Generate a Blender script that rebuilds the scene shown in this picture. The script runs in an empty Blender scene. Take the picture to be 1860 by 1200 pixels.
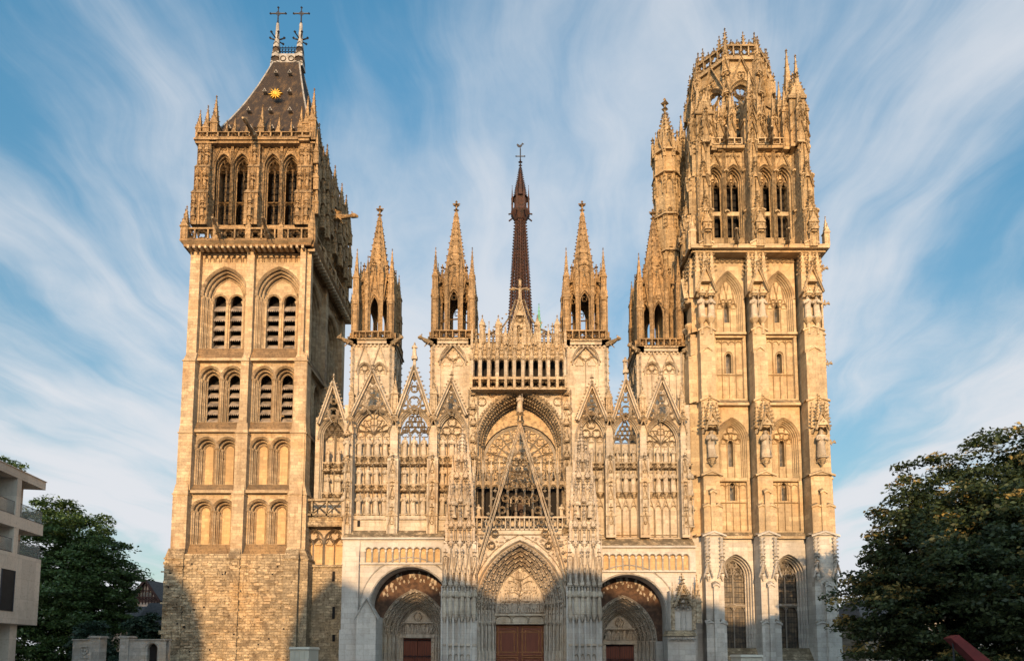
import bpy, math, random
from math import sin, cos, tan, pi, sqrt, radians, hypot, atan2, acos
import numpy as np
from mathutils import Vector
SC = bpy.context.scene
# ---------------------------------------------------------------- camera
TH = radians(4.7); F = 1100.0; CX = 942.0; CY = 1094.5; CAMY = -55.0; CAMZ = 2.0
cam_data = bpy.data.cameras.new('camera'); cam = bpy.data.objects.new('camera', cam_data)
SC.collection.objects.link(cam); SC.camera = cam
cam.location = (0, CAMY, CAMZ); cam.rotation_euler = (radians(90) + TH, 0, 0)
cam_data.sensor_width = 36; cam_data.lens = 36 * F / 1860
cam_data.shift_x = (930 - CX) / 1860; cam_data.shift_y = (CY - 600) / 1860
cam_data.clip_end = 5000
# ---------------------------------------------------------------- sun, sky, exposure
SUN_EL = radians(11.5); SUN_AZ = radians(3.0)          # azimuth: degrees left of the camera's back
sl = bpy.data.lights.new('sun', 'SUN'); sun = bpy.data.objects.new('sun', sl); SC.collection.objects.link(sun)
sl.energy = 3.0; sl.angle = radians(0.7); sl.color = (1.0, 0.655, 0.34)
sd = Vector((-sin(SUN_AZ) * cos(SUN_EL), -cos(SUN_AZ) * cos(SUN_EL), sin(SUN_EL)))
sun.rotation_euler = sd.to_track_quat('Z', 'Y').to_euler(); sun.location = (-40, -120, 60)
SC.view_settings.view_transform = 'Standard'; SC.view_settings.look = 'None'
SC.view_settings.exposure = 1.2; SC.view_settings.gamma = 1
W = bpy.data.worlds.new('World'); SC.world = W; W.use_nodes = True
def N(nt, t, **kw):
    n = nt.nodes.new(t)
    for k, v in kw.items():
        if k == 'op': n.operation = v
        elif hasattr(n, k) and k not in ('inputs',): setattr(n, k, v)
    return n
def math_(nt, op, a, b=None, clamp=False):
    n = nt.nodes.new('ShaderNodeMath'); n.operation = op; n.use_clamp = clamp
    for i, x in enumerate((a, b)):
        if x is None: continue
        if isinstance(x, (int, float)): n.inputs[i].default_value = x
        else: nt.links.new(x, n.inputs[i])
    return n.outputs[0]
def mixc(nt, fac, a, b, mode='MIX'):
    n = nt.nodes.new('ShaderNodeMix'); n.data_type = 'RGBA'; n.blend_type = mode
    for i, x in ((0, fac), (6, a), (7, b)):
        if isinstance(x, (int, float)): n.inputs[i].default_value = x
        elif isinstance(x, (tuple, list)): n.inputs[i].default_value = (*x[:3], 1)
        else: nt.links.new(x, n.inputs[i])
    return n.outputs[2]
def ramp(nt, fac, p0, p1, smooth=True):
    n = nt.nodes.new('ShaderNodeMapRange'); n.interpolation_type = 'SMOOTHSTEP' if smooth else 'LINEAR'
    nt.links.new(fac, n.inputs[0]); n.inputs[1].default_value = p0; n.inputs[2].default_value = p1
    return n.outputs[0]
def noise(nt, vec, scale, detail=4, rough=0.55, dist=0.0):
    n = nt.nodes.new('ShaderNodeTexNoise'); n.inputs['Scale'].default_value = scale
    n.inputs['Detail'].default_value = detail; n.inputs['Roughness'].default_value = rough
    n.inputs['Distortion'].default_value = dist
    if vec is not None: nt.links.new(vec, n.inputs['Vector'])
    return n.outputs['Fac']
def comb(nt, x, y, z=0.0):
    n = nt.nodes.new('ShaderNodeCombineXYZ')
    for i, q in enumerate((x, y, z)):
        if isinstance(q, (int, float)): n.inputs[i].default_value = q
        else: nt.links.new(q, n.inputs[i])
    return n.outputs[0]
def build_world():
    nt = W.node_tree; nt.nodes.clear()
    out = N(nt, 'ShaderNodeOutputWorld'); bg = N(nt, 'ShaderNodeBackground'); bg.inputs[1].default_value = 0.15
    nt.links.new(bg.outputs[0], out.inputs[0])
    sky = N(nt, 'ShaderNodeTexSky', sky_type='NISHITA', sun_disc=False)
    sky.sun_elevation = SUN_EL; sky.sun_rotation = pi + SUN_AZ
    sky.air_density = 1.0; sky.dust_density = 0.6; sky.ozone_density = 2.0
    tc = N(nt, 'ShaderNodeTexCoord'); sp = N(nt, 'ShaderNodeSeparateXYZ'); nt.links.new(tc.outputs['Generated'], sp.inputs[0])
    zz = math_(nt, 'MAXIMUM', math_(nt, 'ADD', sp.outputs[2], 0.12), 0.03)
    cx = math_(nt, 'DIVIDE', sp.outputs[0], zz); cy = math_(nt, 'DIVIDE', sp.outputs[1], zz)
    # cirrus: soft veils and streaks that run away from the camera at one height
    P2 = comb(nt, cx, cy, 0.0)
    wob = noise(nt, comb(nt, math_(nt, 'MULTIPLY', cx, 0.9), math_(nt, 'MULTIPLY', cy, 0.8), 3.3), 1.0, 3)
    wob2 = noise(nt, comb(nt, math_(nt, 'MULTIPLY', cx, 2.5), math_(nt, 'MULTIPLY', cy, 2.0), 7.3), 1.0, 3)
    cxw = math_(nt, 'ADD', math_(nt, 'ADD', cx, math_(nt, 'MULTIPLY', wob, 0.9)), math_(nt, 'MULTIPLY', wob2, 0.22))
    n1 = noise(nt, comb(nt, math_(nt, 'MULTIPLY', cxw, 1.7), math_(nt, 'MULTIPLY', cy, 0.55), 4.7), 1.0, 4, 0.5)
    n2 = noise(nt, comb(nt, math_(nt, 'MULTIPLY', cxw, 5.5), math_(nt, 'MULTIPLY', cy, 1.1), 5.0), 1.0, 7, 0.6)
    n3 = noise(nt, comb(nt, math_(nt, 'MULTIPLY', cx, 0.8), math_(nt, 'MULTIPLY', cy, 0.7), 9.1), 1.0, 3)
    n4 = noise(nt, comb(nt, math_(nt, 'MULTIPLY', cx, 7.0), math_(nt, 'MULTIPLY', cy, 6.0), 1.1), 1.0, 6, 0.6)
    s = math_(nt, 'ADD', math_(nt, 'MULTIPLY', n1, 0.50), math_(nt, 'MULTIPLY', n2, 0.235))
    s = math_(nt, 'ADD', s, math_(nt, 'MULTIPLY', n3, 0.45))
    s = math_(nt, 'ADD', s, math_(nt, 'MULTIPLY', n4, 0.08))
    low = ramp(nt, sp.outputs[2], 0.70, 0.05)
    s = math_(nt, 'ADD', s, math_(nt, 'MULTIPLY', low, 0.12))
    m = ramp(nt, s, 0.56, 0.765)
    m = math_(nt, 'ADD', math_(nt, 'MULTIPLY', m, 0.83), math_(nt, 'ADD', 0.0, math_(nt, 'MULTIPLY', low, 0.20)))
    hs = N(nt, 'ShaderNodeHueSaturation'); hs.inputs['Saturation'].default_value = 1.12; hs.inputs['Value'].default_value = 1.0
    nt.links.new(sky.outputs[0], hs.inputs['Color'])
    skyc = mixc(nt, 1.0, hs.outputs[0], (0.80, 1.10, 1.05), 'MULTIPLY')
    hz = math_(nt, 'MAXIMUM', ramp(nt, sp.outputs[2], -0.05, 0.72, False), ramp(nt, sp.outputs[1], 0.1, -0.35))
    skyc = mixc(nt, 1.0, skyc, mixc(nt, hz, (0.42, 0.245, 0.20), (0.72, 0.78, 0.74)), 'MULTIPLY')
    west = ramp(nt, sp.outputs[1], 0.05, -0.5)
    skyc = mixc(nt, west, skyc, mixc(nt, 1.0, skyc, (7.0, 3.9, 3.25), 'MULTIPLY'))  # extra warm brightness added to the sky behind the camera, filling the shade
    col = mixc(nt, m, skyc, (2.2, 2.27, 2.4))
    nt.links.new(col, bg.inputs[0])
build_world()
# ---------------------------------------------------------------- pixel of the photograph -> point on a plane of depth Y
def ray(px, py):
    dx = (px - CX) / F; dy = (CY - py) / F
    return dx, cos(TH) - dy * sin(TH), sin(TH) + dy * cos(TH)
def Zp(py, Y):
    r = ray(0, py); return CAMZ + (Y - CAMY) * r[2] / r[1]
def Xp(px, py, Y):
    r = ray(px, py); return (Y - CAMY) * r[0] / r[1]
# ---------------------------------------------------------------- materials
def new_mat(name):
    m = bpy.data.materials.new(name); m.use_nodes = True
    nt = m.node_tree; b = nt.nodes['Principled BSDF']
    return m, nt, b
def stone(name, base, dark, bw=0.9, bh=0.36, var=0.22, grime=0.5, moss=0.7, bump=0.5, mortar=0.012, carve=0.0, warm=(0.46, 0.275, 0.115), warmth=0.5, wob=0.0, speck=0.45, patch=0.0):
    m, nt, b = new_mat(name)
    g = N(nt, 'ShaderNodeNewGeometry'); sp = N(nt, 'ShaderNodeSeparateXYZ'); nt.links.new(g.outputs['Position'], sp.inputs[0])
    u = math_(nt, 'ADD', sp.outputs[0], sp.outputs[1])
    if wob: u = math_(nt, 'ADD', u, math_(nt, 'MULTIPLY', noise(nt, g.outputs['Position'], 1.6, 3), wob * 2))
    jit = noise(nt, g.outputs['Position'], 0.35, 2)
    v = math_(nt, 'ADD', sp.outputs[2], math_(nt, 'MULTIPLY', jit, 0.03))
    if wob: v = math_(nt, 'ADD', v, math_(nt, 'MULTIPLY', noise(nt, g.outputs['Position'], 1.1, 3), wob))
    br = N(nt, 'ShaderNodeTexBrick'); br.offset = 0.5; br.squash = 1.0
    nt.links.new(comb(nt, u, v), br.inputs['Vector'])
    br.inputs['Scale'].default_value = 1; br.inputs['Brick Width'].default_value = bw; br.inputs['Row Height'].default_value = bh
    br.inputs['Mortar Size'].default_value = mortar; br.inputs['Mortar Smooth'].default_value = 0.2; br.inputs['Bias'].default_value = 0.0
    c1 = tuple(x * (1 + var) for x in base); c2 = tuple(x * (1 - var) for x in base)
    br.inputs['Color1'].default_value = (*c1, 1); br.inputs['Color2'].default_value = (*c2, 1)
    br.inputs['Mortar'].default_value = (*[x * 0.72 for x in base], 1)
    # large warm / grey patches, streaks and soot
    big = noise(nt, g.outputs['Position'], 0.22, 5, 0.6)
    col = mixc(nt, math_(nt, 'MULTIPLY', ramp(nt, big, 0.45, 0.72), warmth), br.outputs['Color'], warm)
    st = noise(nt, comb(nt, math_(nt, 'MULTIPLY', u, 1.3), math_(nt, 'MULTIPLY', sp.outputs[2], 0.12), 2.0), 1.0, 5, 0.65)
    mid = noise(nt, g.outputs['Position'], 1.7, 6, 0.7)
    gr = math_(nt, 'MULTIPLY', ramp(nt, math_(nt, 'ADD', math_(nt, 'MULTIPLY', st, 0.5), math_(nt, 'MULTIPLY', mid, 0.5)), 0.46, 0.70), grime)
    col = mixc(nt, gr, col, dark)
    if patch: col = mixc(nt, math_(nt, 'MULTIPLY', ramp(nt, noise(nt, g.outputs['Position'], 0.55, 6, 0.7, 0.6), 0.50, 0.62), patch), col, tuple(x * 1.3 for x in dark))
    gp = noise(nt, g.outputs['Position'], 0.13, 4, 0.6)
    col = mixc(nt, math_(nt, 'MULTIPLY', ramp(nt, gp, 0.50, 0.64), 0.5), col, tuple(x * .52 for x in base))
    # replaced blocks of paler stone, soot specks and pitting
    cell = N(nt, 'ShaderNodeTexWhiteNoise', noise_dimensions='2D'); fl = N(nt, 'ShaderNodeVectorMath'); fl.operation = 'FLOOR'
    nt.links.new(comb(nt, math_(nt, 'DIVIDE', u, bw * 1.0), math_(nt, 'DIVIDE', v, bh)), fl.inputs[0]); nt.links.new(fl.outputs[0], cell.inputs['Vector'])
    col = mixc(nt, math_(nt, 'MULTIPLY', math_(nt, 'GREATER_THAN', cell.outputs['Value'], 0.90), 0.35 if bw < 1 else 0.15), col, tuple(min(.62, x * 1.35) for x in base))
    col = mixc(nt, math_(nt, 'MULTIPLY', math_(nt, 'LESS_THAN', cell.outputs['Value'], 0.10), 0.30), col, tuple(x * .55 for x in base))
    pit = noise(nt, g.outputs['Position'], 5.5, 6, 0.75)
    col = mixc(nt, math_(nt, 'MULTIPLY', ramp(nt, pit, 0.50, 0.66), speck), col, tuple(x * .8 for x in dark))
    stq = noise(nt, comb(nt, math_(nt, 'MULTIPLY', u, 2.6), math_(nt, 'MULTIPLY', sp.outputs[2], 0.16), 7.0), 1.0, 5, 0.6)
    col = mixc(nt, math_(nt, 'MULTIPLY', ramp(nt, stq, 0.54, 0.72), grime * .75), col, tuple(x * 1.1 for x in dark))
    sn = N(nt, 'ShaderNodeSeparateXYZ'); nt.links.new(g.outputs['True Normal'], sn.inputs[0])
    up = math_(nt, 'MULTIPLY', ramp(nt, sn.outputs[2], 0.25, 0.75), moss)
    up = math_(nt, 'MULTIPLY', up, ramp(nt, noise(nt, g.outputs['Position'], 2.3, 4), 0.30, 0.6))
    col = mixc(nt, up, col, (0.10, 0.075, 0.045))
    nt.links.new(col, b.inputs['Base Color'])
    b.inputs['Roughness'].default_value = 0.9; b.inputs['Specular IOR Level'].default_value = 0.2
    fine = noise(nt, g.outputs['Position'], 9.0, 5, 0.65)
    h = math_(nt, 'ADD', math_(nt, 'MULTIPLY', br.outputs['Fac'], -0.5), math_(nt, 'MULTIPLY', fine, 0.7))
    if carve:
        vo = N(nt, 'ShaderNodeTexVoronoi'); vo.inputs['Scale'].default_value = 3.6; nt.links.new(g.outputs['Position'], vo.inputs['Vector'])
        h = math_(nt, 'ADD', h, math_(nt, 'MULTIPLY', vo.outputs['Distance'], carve * 3))
    bp = N(nt, 'ShaderNodeBump'); bp.inputs['Strength'].default_value = bump; bp.inputs['Distance'].default_value = 0.06
    nt.links.new(h, bp.inputs['Height']); nt.links.new(bp.outputs[0], b.inputs['Normal'])
    return m
def plain(name, col, rough=0.6, var=0.15, scale=3.0, metal=0.0, bump=0.0, spec=0.3, col2=None, lo=0.4, hi=0.65, stretch=None):
    m, nt, b = new_mat(name)
    g = N(nt, 'ShaderNodeNewGeometry'); vec = g.outputs['Position']
    if stretch:
        mp = N(nt, 'ShaderNodeMapping'); mp.inputs['Scale'].default_value = stretch; nt.links.new(vec, mp.inputs[0]); vec = mp.outputs[0]
    n = noise(nt, vec, scale, 5, 0.6)
    c2 = col2 or tuple(x * (1 - 2 * var) for x in col)
    nt.links.new(mixc(nt, ramp(nt, n, lo, hi), col, c2), b.inputs['Base Color'])
    b.inputs['Roughness'].default_value = rough; b.inputs['Metallic'].default_value = metal; b.inputs['Specular IOR Level'].default_value = spec
    if bump:
        bp = N(nt, 'ShaderNodeBump'); bp.inputs['Strength'].default_value = bump; bp.inputs['Distance'].default_value = 0.05
        nt.links.new(n, bp.inputs['Height']); nt.links.new(bp.outputs[0], b.inputs['Normal'])
    return m
M = {}
M['pale'] = stone('pale_ashlar', (0.43, 0.365, 0.28), (0.16, 0.11, 0.07), 0.95, 0.40, 0.10, 0.6, 0.9, 0.5, speck=.4, patch=.22)
M['porch'] = stone('porch_ashlar', (0.45, 0.41, 0.36), (0.20, 0.17, 0.14), 1.0, 0.46, 0.10, 0.45, 0.85, 0.35, warmth=0.12, speck=.25)
M['carved'] = stone('carved_limestone', (0.41, 0.32, 0.215), (0.10, 0.066, 0.038), 1.1, 0.5, 0.06, 0.75, 0.8, 0.9, 0.004, carve=0.7, speck=.6)
M['tower'] = stone('weathered_ashlar', (0.43, 0.325, 0.205), (0.19, 0.115, 0.06), 0.75, 0.31, 0.20, 0.75, 0.95, 0.6, wob=.02, speck=.5, patch=.35)
M['rubble'] = stone('rubble_masonry', (0.37, 0.285, 0.18), (0.10, 0.07, 0.042), 0.55, 0.25, 0.34, 1.0, 0.9, 1.0, 0.03, wob=.2, speck=.85, patch=.85)
M['mossy'] = stone('mossy_weathered_ledge', (0.20, 0.125, 0.065), (0.07, 0.045, 0.025), 0.8, 0.3, 0.2, 0.9, 0.5, 0.9, 0.01, wob=.1, speck=.8)
M['brown'] = stone('golden_aged_limestone', (0.30, 0.20, 0.105), (0.065, 0.04, 0.022), 0.8, 0.4, 0.14, 0.85, 0.85, 0.9, 0.005, carve=0.6, speck=.7)
M['portal'] = stone('sculpted_portal_stone', (0.44, 0.375, 0.30), (0.14, 0.10, 0.07), 1.1, 0.5, 0.06, 0.7, 0.7, 0.6, 0.004, carve=0.25, speck=.4)
M['butter'] = stone('yellow_ashlar', (0.45, 0.345, 0.215), (0.18, 0.115, 0.06), 0.9, 0.42, 0.14, 0.65, 0.9, 0.5, speck=.5, patch=.28)
M['butter_up'] = stone('aged_yellow_limestone', (0.35, 0.255, 0.145), (0.10, 0.066, 0.036), 0.9, 0.42, 0.14, 0.8, 0.9, 0.8, 0.006, carve=0.4, speck=.65)
M['butter_low'] = stone('grey_ashlar', (0.45, 0.41, 0.355), (0.20, 0.17, 0.14), 0.9, 0.42, 0.10, 0.5, 0.85, 0.4, warmth=0.12, speck=.3)
M['inner'] = stone('warm_pale_infill', (0.46, 0.315, 0.165), (0.26, 0.16, 0.08), 0.6, 0.3, 0.12, 0.5, 0.5, 0.4, speck=.3)
M['rosepane'] = plain('warm_rose_glazing', (0.42, 0.30, 0.175), 0.7, 0.25, 2.5, bump=0.4)
M['roofstone'] = plain('dark_slate', (0.034, 0.026, 0.021), 0.75, 0.1, 2.2, col2=(0.10, 0.065, 0.035), bump=0.4, spec=0.1, stretch=(1, 1, 0.25), lo=0.45, hi=0.75)
M['lead'] = plain('grey_lead', (0.30, 0.28, 0.25), 0.6, 0.2, 2.0, metal=0.0)
M['iron'] = plain('black_iron', (0.02, 0.02, 0.025), 0.5, 0.1)
M['spire_iron'] = plain('rusty_cast_iron', (0.052, 0.023, 0.015), 0.8, 0.2, 1.6, col2=(0.022, 0.014, 0.012))
M['gold'] = plain('gilded_copper', (0.72, 0.40, 0.05), 0.4, 0.2, 6.0, metal=0.75)
M['copper'] = plain('green_copper', (0.10, 0.30, 0.20), 0.6)
M['dark'] = plain('dark_interior', (0.012, 0.010, 0.009), 0.9, 0.1)
M['louvre'] = plain('grey_slate_louvre', (0.25, 0.20, 0.155), 0.8, 0.3, 1.3)
M['glass'] = plain('leaded_glass', (0.035, 0.034, 0.032), 0.3, 0.2, 3.0, col2=(0.13, 0.105, 0.075), spec=0.5, bump=0.5)
M['door'] = plain('red_brown_oak', (0.15, 0.042, 0.022), 0.6, 0.15, 3.0, stretch=(3, 3, 0.3))
M['door_gold'] = plain('door_moulding_oak', (0.36, 0.17, 0.07), 0.55, 0.15)
M['winglass'] = plain('old_leaded_glass', (0.06, 0.05, 0.04), 0.35, 0.2, 2.2, col2=(0.16, 0.12, 0.075), spec=0.5, bump=0.5)
M['timberdoor'] = plain('dark_oak', (0.05, 0.025, 0.015), 0.7, 0.2, 3.0)
M['darkglass'] = plain('dark_window_glass', (0.015, 0.016, 0.017), 0.3, 0.2, 2.0, spec=0.15)
# ---------------------------------------------------------------- mesh builder
def link(o, parent=None):
    SC.collection.objects.link(o)
    if parent is not None: o.parent = parent
    return o
class MB:
    def __init__(s, *mats):
        s.v = []; s.f = []; s.mi = []; s.mats = [M[m] if isinstance(m, str) else m for m in mats]; s.m = 0; s.fr()
    def fr(s, ox=0, oy=0, phi=0.0, oz=0.0):
        s.ox, s.oy, s.oz, s.c, s.s = ox, oy, oz, cos(phi), sin(phi); return s
    def P(s, u, d, z):
        s.v.append((s.ox + u * s.c - d * s.s, s.oy + u * s.s + d * s.c, s.oz + z)); return len(s.v) - 1
    def poly(s, pts):
        i = [s.P(*p) for p in pts]; s.f.append(i); s.mi.append(s.m)
    def idx(s, i): s.f.append(i); s.mi.append(s.m)
    def box(s, u0, u1, d0, d1, z0, z1):
        s.frus((u0, u1, d0, d1, z0), (u0, u1, d0, d1, z1))
    def frus(s, a, b):
        q = []
        for (u0, u1, d0, d1, z) in (a, b): q += [s.P(u0, d0, z), s.P(u1, d0, z), s.P(u1, d1, z), s.P(u0, d1, z)]
        for f in ((0, 1, 5, 4), (1, 2, 6, 5), (2, 3, 7, 6), (3, 0, 4, 7), (4, 5, 6, 7), (3, 2, 1, 0)): s.idx([q[k] for k in f])
    def prism(s, pts, d0, d1, back=True):
        a = [s.P(u, d0, z) for u, z in pts]; b = [s.P(u, d1, z) for u, z in pts]; n = len(pts)
        s.idx(a); 
        if back: s.idx(b[::-1])
        for i in range(n): s.idx([a[i], b[i], b[(i + 1) % n], a[(i + 1) % n]])
    def hprism(s, pts, z0, z1):                          # plan polygon (u,d) extruded upwards
        a = [s.P(u, d, z0) for u, d in pts]; b = [s.P(u, d, z1) for u, d in pts]; n = len(pts)
        s.idx(a[::-1]); s.idx(b)
        for i in range(n): s.idx([a[i], a[(i + 1) % n], b[(i + 1) % n], b[i]])
    def loft(s, rings, cap=True):                        # rings of equal point count (u,d,z)
        R = [[s.P(*p) for p in r] for r in rings]; n = len(R[0])
        for a, b in zip(R, R[1:]):
            for i in range(n): s.idx([a[i], a[(i + 1) % n], b[(i + 1) % n], b[i]])
        if cap: s.idx(R[0][::-1]); s.idx(R[-1])
    def ngon(s, u, d, r, n, rot=0.0): return [(u + r * cos(rot + 2 * pi * k / n), d + r * sin(rot + 2 * pi * k / n)) for k in range(n)]
    def cone(s, u, d, z0, r0, z1, r1, n=8, rot=pi / 8):
        s.loft([[(*p, z0) for p in s.ngon(u, d, r0, n, rot)], [(*p, z1) for p in s.ngon(u, d, max(r1, .004), n, rot)]])
    def bar(s, pts, w, t, d, closed=False, ridge=True):  # moulded bar along a line in the face's plane
        n = len(pts); L = []; R = []; C = []
        for i in range(n):
            if closed: p, q = pts[i - 1], pts[(i + 1) % n]
            else: p, q = pts[max(i - 1, 0)], pts[min(i + 1, n - 1)]
            dx, dz = q[0] - p[0], q[1] - p[1]; l = hypot(dx, dz) or 1
            nx, nz = -dz / l * w / 2, dx / l * w / 2
            L.append(s.P(pts[i][0] + nx, d, pts[i][1] + nz)); R.append(s.P(pts[i][0] - nx, d, pts[i][1] - nz))
            if ridge: C.append([s.P(pts[i][0], d - t, pts[i][1])])
            else: C.append([s.P(pts[i][0] + nx, d - t, pts[i][1] + nz), s.P(pts[i][0] - nx, d - t, pts[i][1] - nz)])
        for i in range(n if closed else n - 1):
            j = (i + 1) % n
            s.idx([L[i], L[j], C[j][0], C[i][0]]); s.idx([C[i][-1], C[j][-1], R[j], R[i]]); s.idx([R[i], R[j], L[j], L[i]])
            if not ridge: s.idx([C[i][0], C[j][0], C[j][1], C[i][1]])
        if not closed:
            for k in (0, n - 1): s.idx([L[k]] + C[k] + [R[k]])
    def rod(s, a, b, r, n=5, r2=None):                   # round rod between two points (u,d,z)
        a = Vector(a); b = Vector(b); ax = (b - a).normalized()
        x = ax.orthogonal().normalized(); y = ax.cross(x); r2 = r if r2 is None else r2
        s.loft([[tuple(p + (x * cos(2 * pi * k / n) + y * sin(2 * pi * k / n)) * rr) for k in range(n)] for p, rr in ((a, r), (b, r2))])
    def blob(s, u, d, z, ru, rd=None, rz=None):
        rd = ru if rd is None else rd; rz = ru if rz is None else rz
        t = s.P(u, d, z + rz); b = s.P(u, d, z - rz)
        e = [s.P(u + ru * cos(a), d + rd * sin(a), z) for a in (0, pi / 2, pi, 3 * pi / 2)]
        for i in range(4): s.idx([e[i], e[(i + 1) % 4], t]); s.idx([e[(i + 1) % 4], e[i], b])
    def crocket(s, u, d, z, r): s.blob(u, d, z, r, r, r * 0.75)
    # ---- arches -----------------------------------------------------
    def wallrow(s, u0, u1, z0, z1, d, ops, n=7):
        """a wall with one row of arched openings; op = (cx, a, zb, zs, rise)"""
        cur = u0
        for o in sorted(ops):
            cx, a, zb, zs, r = o; pts = arch(o, 0, n)
            s.poly([(cur, d, z0), (cx - a, d, z0), (cx - a, d, z1), (cur, d, z1)])
            if zb > z0 + 1e-4: s.poly([(cx - a, d, z0), (cx + a, d, z0), (cx + a, d, zb), (cx - a, d, zb)])
            top = pts[1:-1]
            for p, q in zip(top, top[1:]): s.poly([(p[0], d, p[1]), (q[0], d, q[1]), (q[0], d, z1), (p[0], d, z1)])
            cur = cx + a
        s.poly([(cur, d, z0), (u1, d, z0), (u1, d, z1), (cur, d, z1)])
    def jamb(s, o, steps, n=7, sill=True):
        """moulded reveal: steps = [(inset, depth), ...]"""
        prev = None
        for ins, d in steps:
            ring = [s.P(p[0], d, p[1]) for p in arch(o, ins, n)]
            if prev:
                for i in range(len(ring) - 1): s.idx([prev[i], prev[i + 1], ring[i + 1], ring[i]])
                if sill: s.idx([prev[0], ring[0], ring[-1], prev[-1]])
            prev = ring
    def panel(s, o, ins, d, n=7):
        s.poly([(p[0], d, p[1]) for p in arch(o, ins, n)])
    def orders(s, o, d0, count, step, dep, roll=True, n=7):
        st = [(0, d0)]
        for k in range(count):
            st.append((k * step, d0 + (k + 1) * dep)); st.append(((k + 1) * step, d0 + (k + 1) * dep))
        s.jamb(o, st, n)
        if roll:
            for k in range(count + 1):
                s.bar(arch(o, k * step + .02, n), step * .55, step * .5, d0 + k * dep + .02)
        return (count * step, d0 + count * dep)
def arch(o, ins=0.0, n=7):
    cx, a, zb, zs, r = o; pts = [(cx - (a - ins), zb)]
    if r >= a * 0.999:
        xc = (r * r - a * a) / (2 * a); R = xc + a - ins; e = acos(max(-1, min(1, xc / R))) if R > xc else 0.01
        L = [(cx + xc - R * cos(e * k / n), zs + R * sin(e * k / n)) for k in range(n + 1)]
    else:
        L = [(cx - (a - ins) * cos(pi / 2 * k / n), zs + (r - ins) * sin(pi / 2 * k / n)) for k in range(n + 1)]
    pts += L + [(2 * cx - p[0], p[1]) for p in L[-2::-1]] + [(cx + (a - ins), zb)]
    return pts
def circ(cx, cz, r, n=12, rot=0.0): return [(cx + r * cos(rot + 2 * pi * k / n), cz + r * sin(rot + 2 * pi * k / n)) for k in range(n)]
def foil(cx, cz, r, k=4, n=4, rot=pi / 4):
    pts = []
    for j in range(k):
        a = rot + 2 * pi * j / k; ox, oz = cx + r * .52 * cos(a), cz + r * .52 * sin(a)
        for i in range(n + 1):
            b = a - pi / 2 * 1.15 + pi * 1.15 * i / n; pts.append((ox + r * .46 * cos(b), oz + r * .46 * sin(b)))
    return pts
def tracery(mb, o, d, lights=2, w=0.14, t=0.14, head='foil', ztr=None):
    """mullions, cusped heads of the lights and curved tracery filling an arch"""
    cx, a, zb, zs, r = o; lw = 2 * a / lights; zl = zs - 0.05 * r if head != 'flam' else zs - .25 * r
    for k in range(1, lights): mb.bar([(cx - a + k * lw, zb), (cx - a + k * lw, zl)], w, t, d)
    for k in range(lights):
        c = cx - a + (k + .5) * lw
        mb.bar(arch((c, lw / 2, zl, zl, lw * .62), 0, 4), w * .8, t, d)
        mb.bar(foil(c, zl + lw * .12, lw * .42, 3, 3, pi / 2), w * .45, t * .6, d, True)
        if ztr: mb.bar([(cx - a, ztr), (cx + a, ztr)], w * 1.2, t, d); mb.bar(arch((c, lw / 2, ztr - lw * .6, ztr - lw * .6, lw * .55), 0, 4), w * .7, t, d)
    if head == 'foil':
        rr = min(a * .55, r * .42); mb.bar(circ(cx, zs + r * .50, rr, 12), w * .8, t, d, True); mb.bar(foil(cx, zs + r * .50, rr * .95), w * .6, t * .8, d, True)
    elif head == 'tri':
        rr = a * .36
        for px_, pz in ((-.42, .28), (.42, .28), (0, .68)):
            mb.bar(circ(cx + a * px_, zs + r * pz, rr, 10), w * .8, t, d, True); mb.bar(foil(cx + a * px_, zs + r * pz, rr * .95), w * .6, t * .8, d, True)
    elif head == 'flam':
        for k in range(lights + 1):
            x0 = cx - a + k * lw
            for sg in (-1, 1):
                pts = []
                for i in range(9):
                    q = i / 8; x = x0 + sg * lw * (.5 * q + .28 * sin(q * pi * 1.6)) ; z = zl + (zs + r - zl) * q * .98
                    lim = inside_half(o, z)
                    if abs(x - cx) <= lim + .02: pts.append((x, z))
                if len(pts) > 1: mb.bar(pts, w * .75, t, d)
        for k in range(lights - 1):
            c = cx - a + (k + 1) * lw
            if abs(c - cx) + lw * .3 < inside_half(o, zl + lw * 1.2): mb.bar(foil(c, zl + lw * .95, lw * .33), w * .55, t * .8, d, True)
    elif head == 'net':
        rr = a * .225; z = zl + lw * .45 + rr * .5; row = 0
        while z < zs + r:
            n_ = 4; off = 0 if row % 2 else rr
            for k in range(-n_, n_ + 1):
                x = cx + k * 2 * rr + off
                if abs(x - cx) + rr * .55 < inside_half(o, z + rr * .4):
                    mb.bar(circ(x, z, rr, 10), w * .75, t, d, True); mb.bar(foil(x, z, rr * .95), w * .5, t * .8, d, True)
            z += rr * 1.72; row += 1
        for sg in (-1, 1): mb.bar([(cx + sg * a * .05, zs + r * .97), (cx + sg * a * .45, zs + r * .45), (cx + sg * a * .92, zl + .1)], w * .8, t, d)
    elif head == 'fan':
        for k in range(-3, 4):
            ang = pi / 2 + k * .36; pts = []
            for i in range(7):
                q = i / 6; R = q * r * 1.05; aa = ang + sin(q * 3) * .18 * (1 if k > 0 else -1 if k < 0 else 0)
                x, z = cx + R * cos(aa), zs + .02 + R * sin(aa)
                if abs(x - cx) <= inside_half(o, z): pts.append((x, z))
            if len(pts) > 1: mb.bar(pts, w * .8, t, d)
        for k in (-2, -1, 0, 1, 2):
            ang = pi / 2 + k * .55; x, z = cx + r * .55 * cos(ang), zs + r * .55 * sin(ang)
            if abs(x - cx) + .1 < inside_half(o, z): mb.bar(foil(x, z, a * .26), w * .6, t * .8, d, True)
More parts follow.
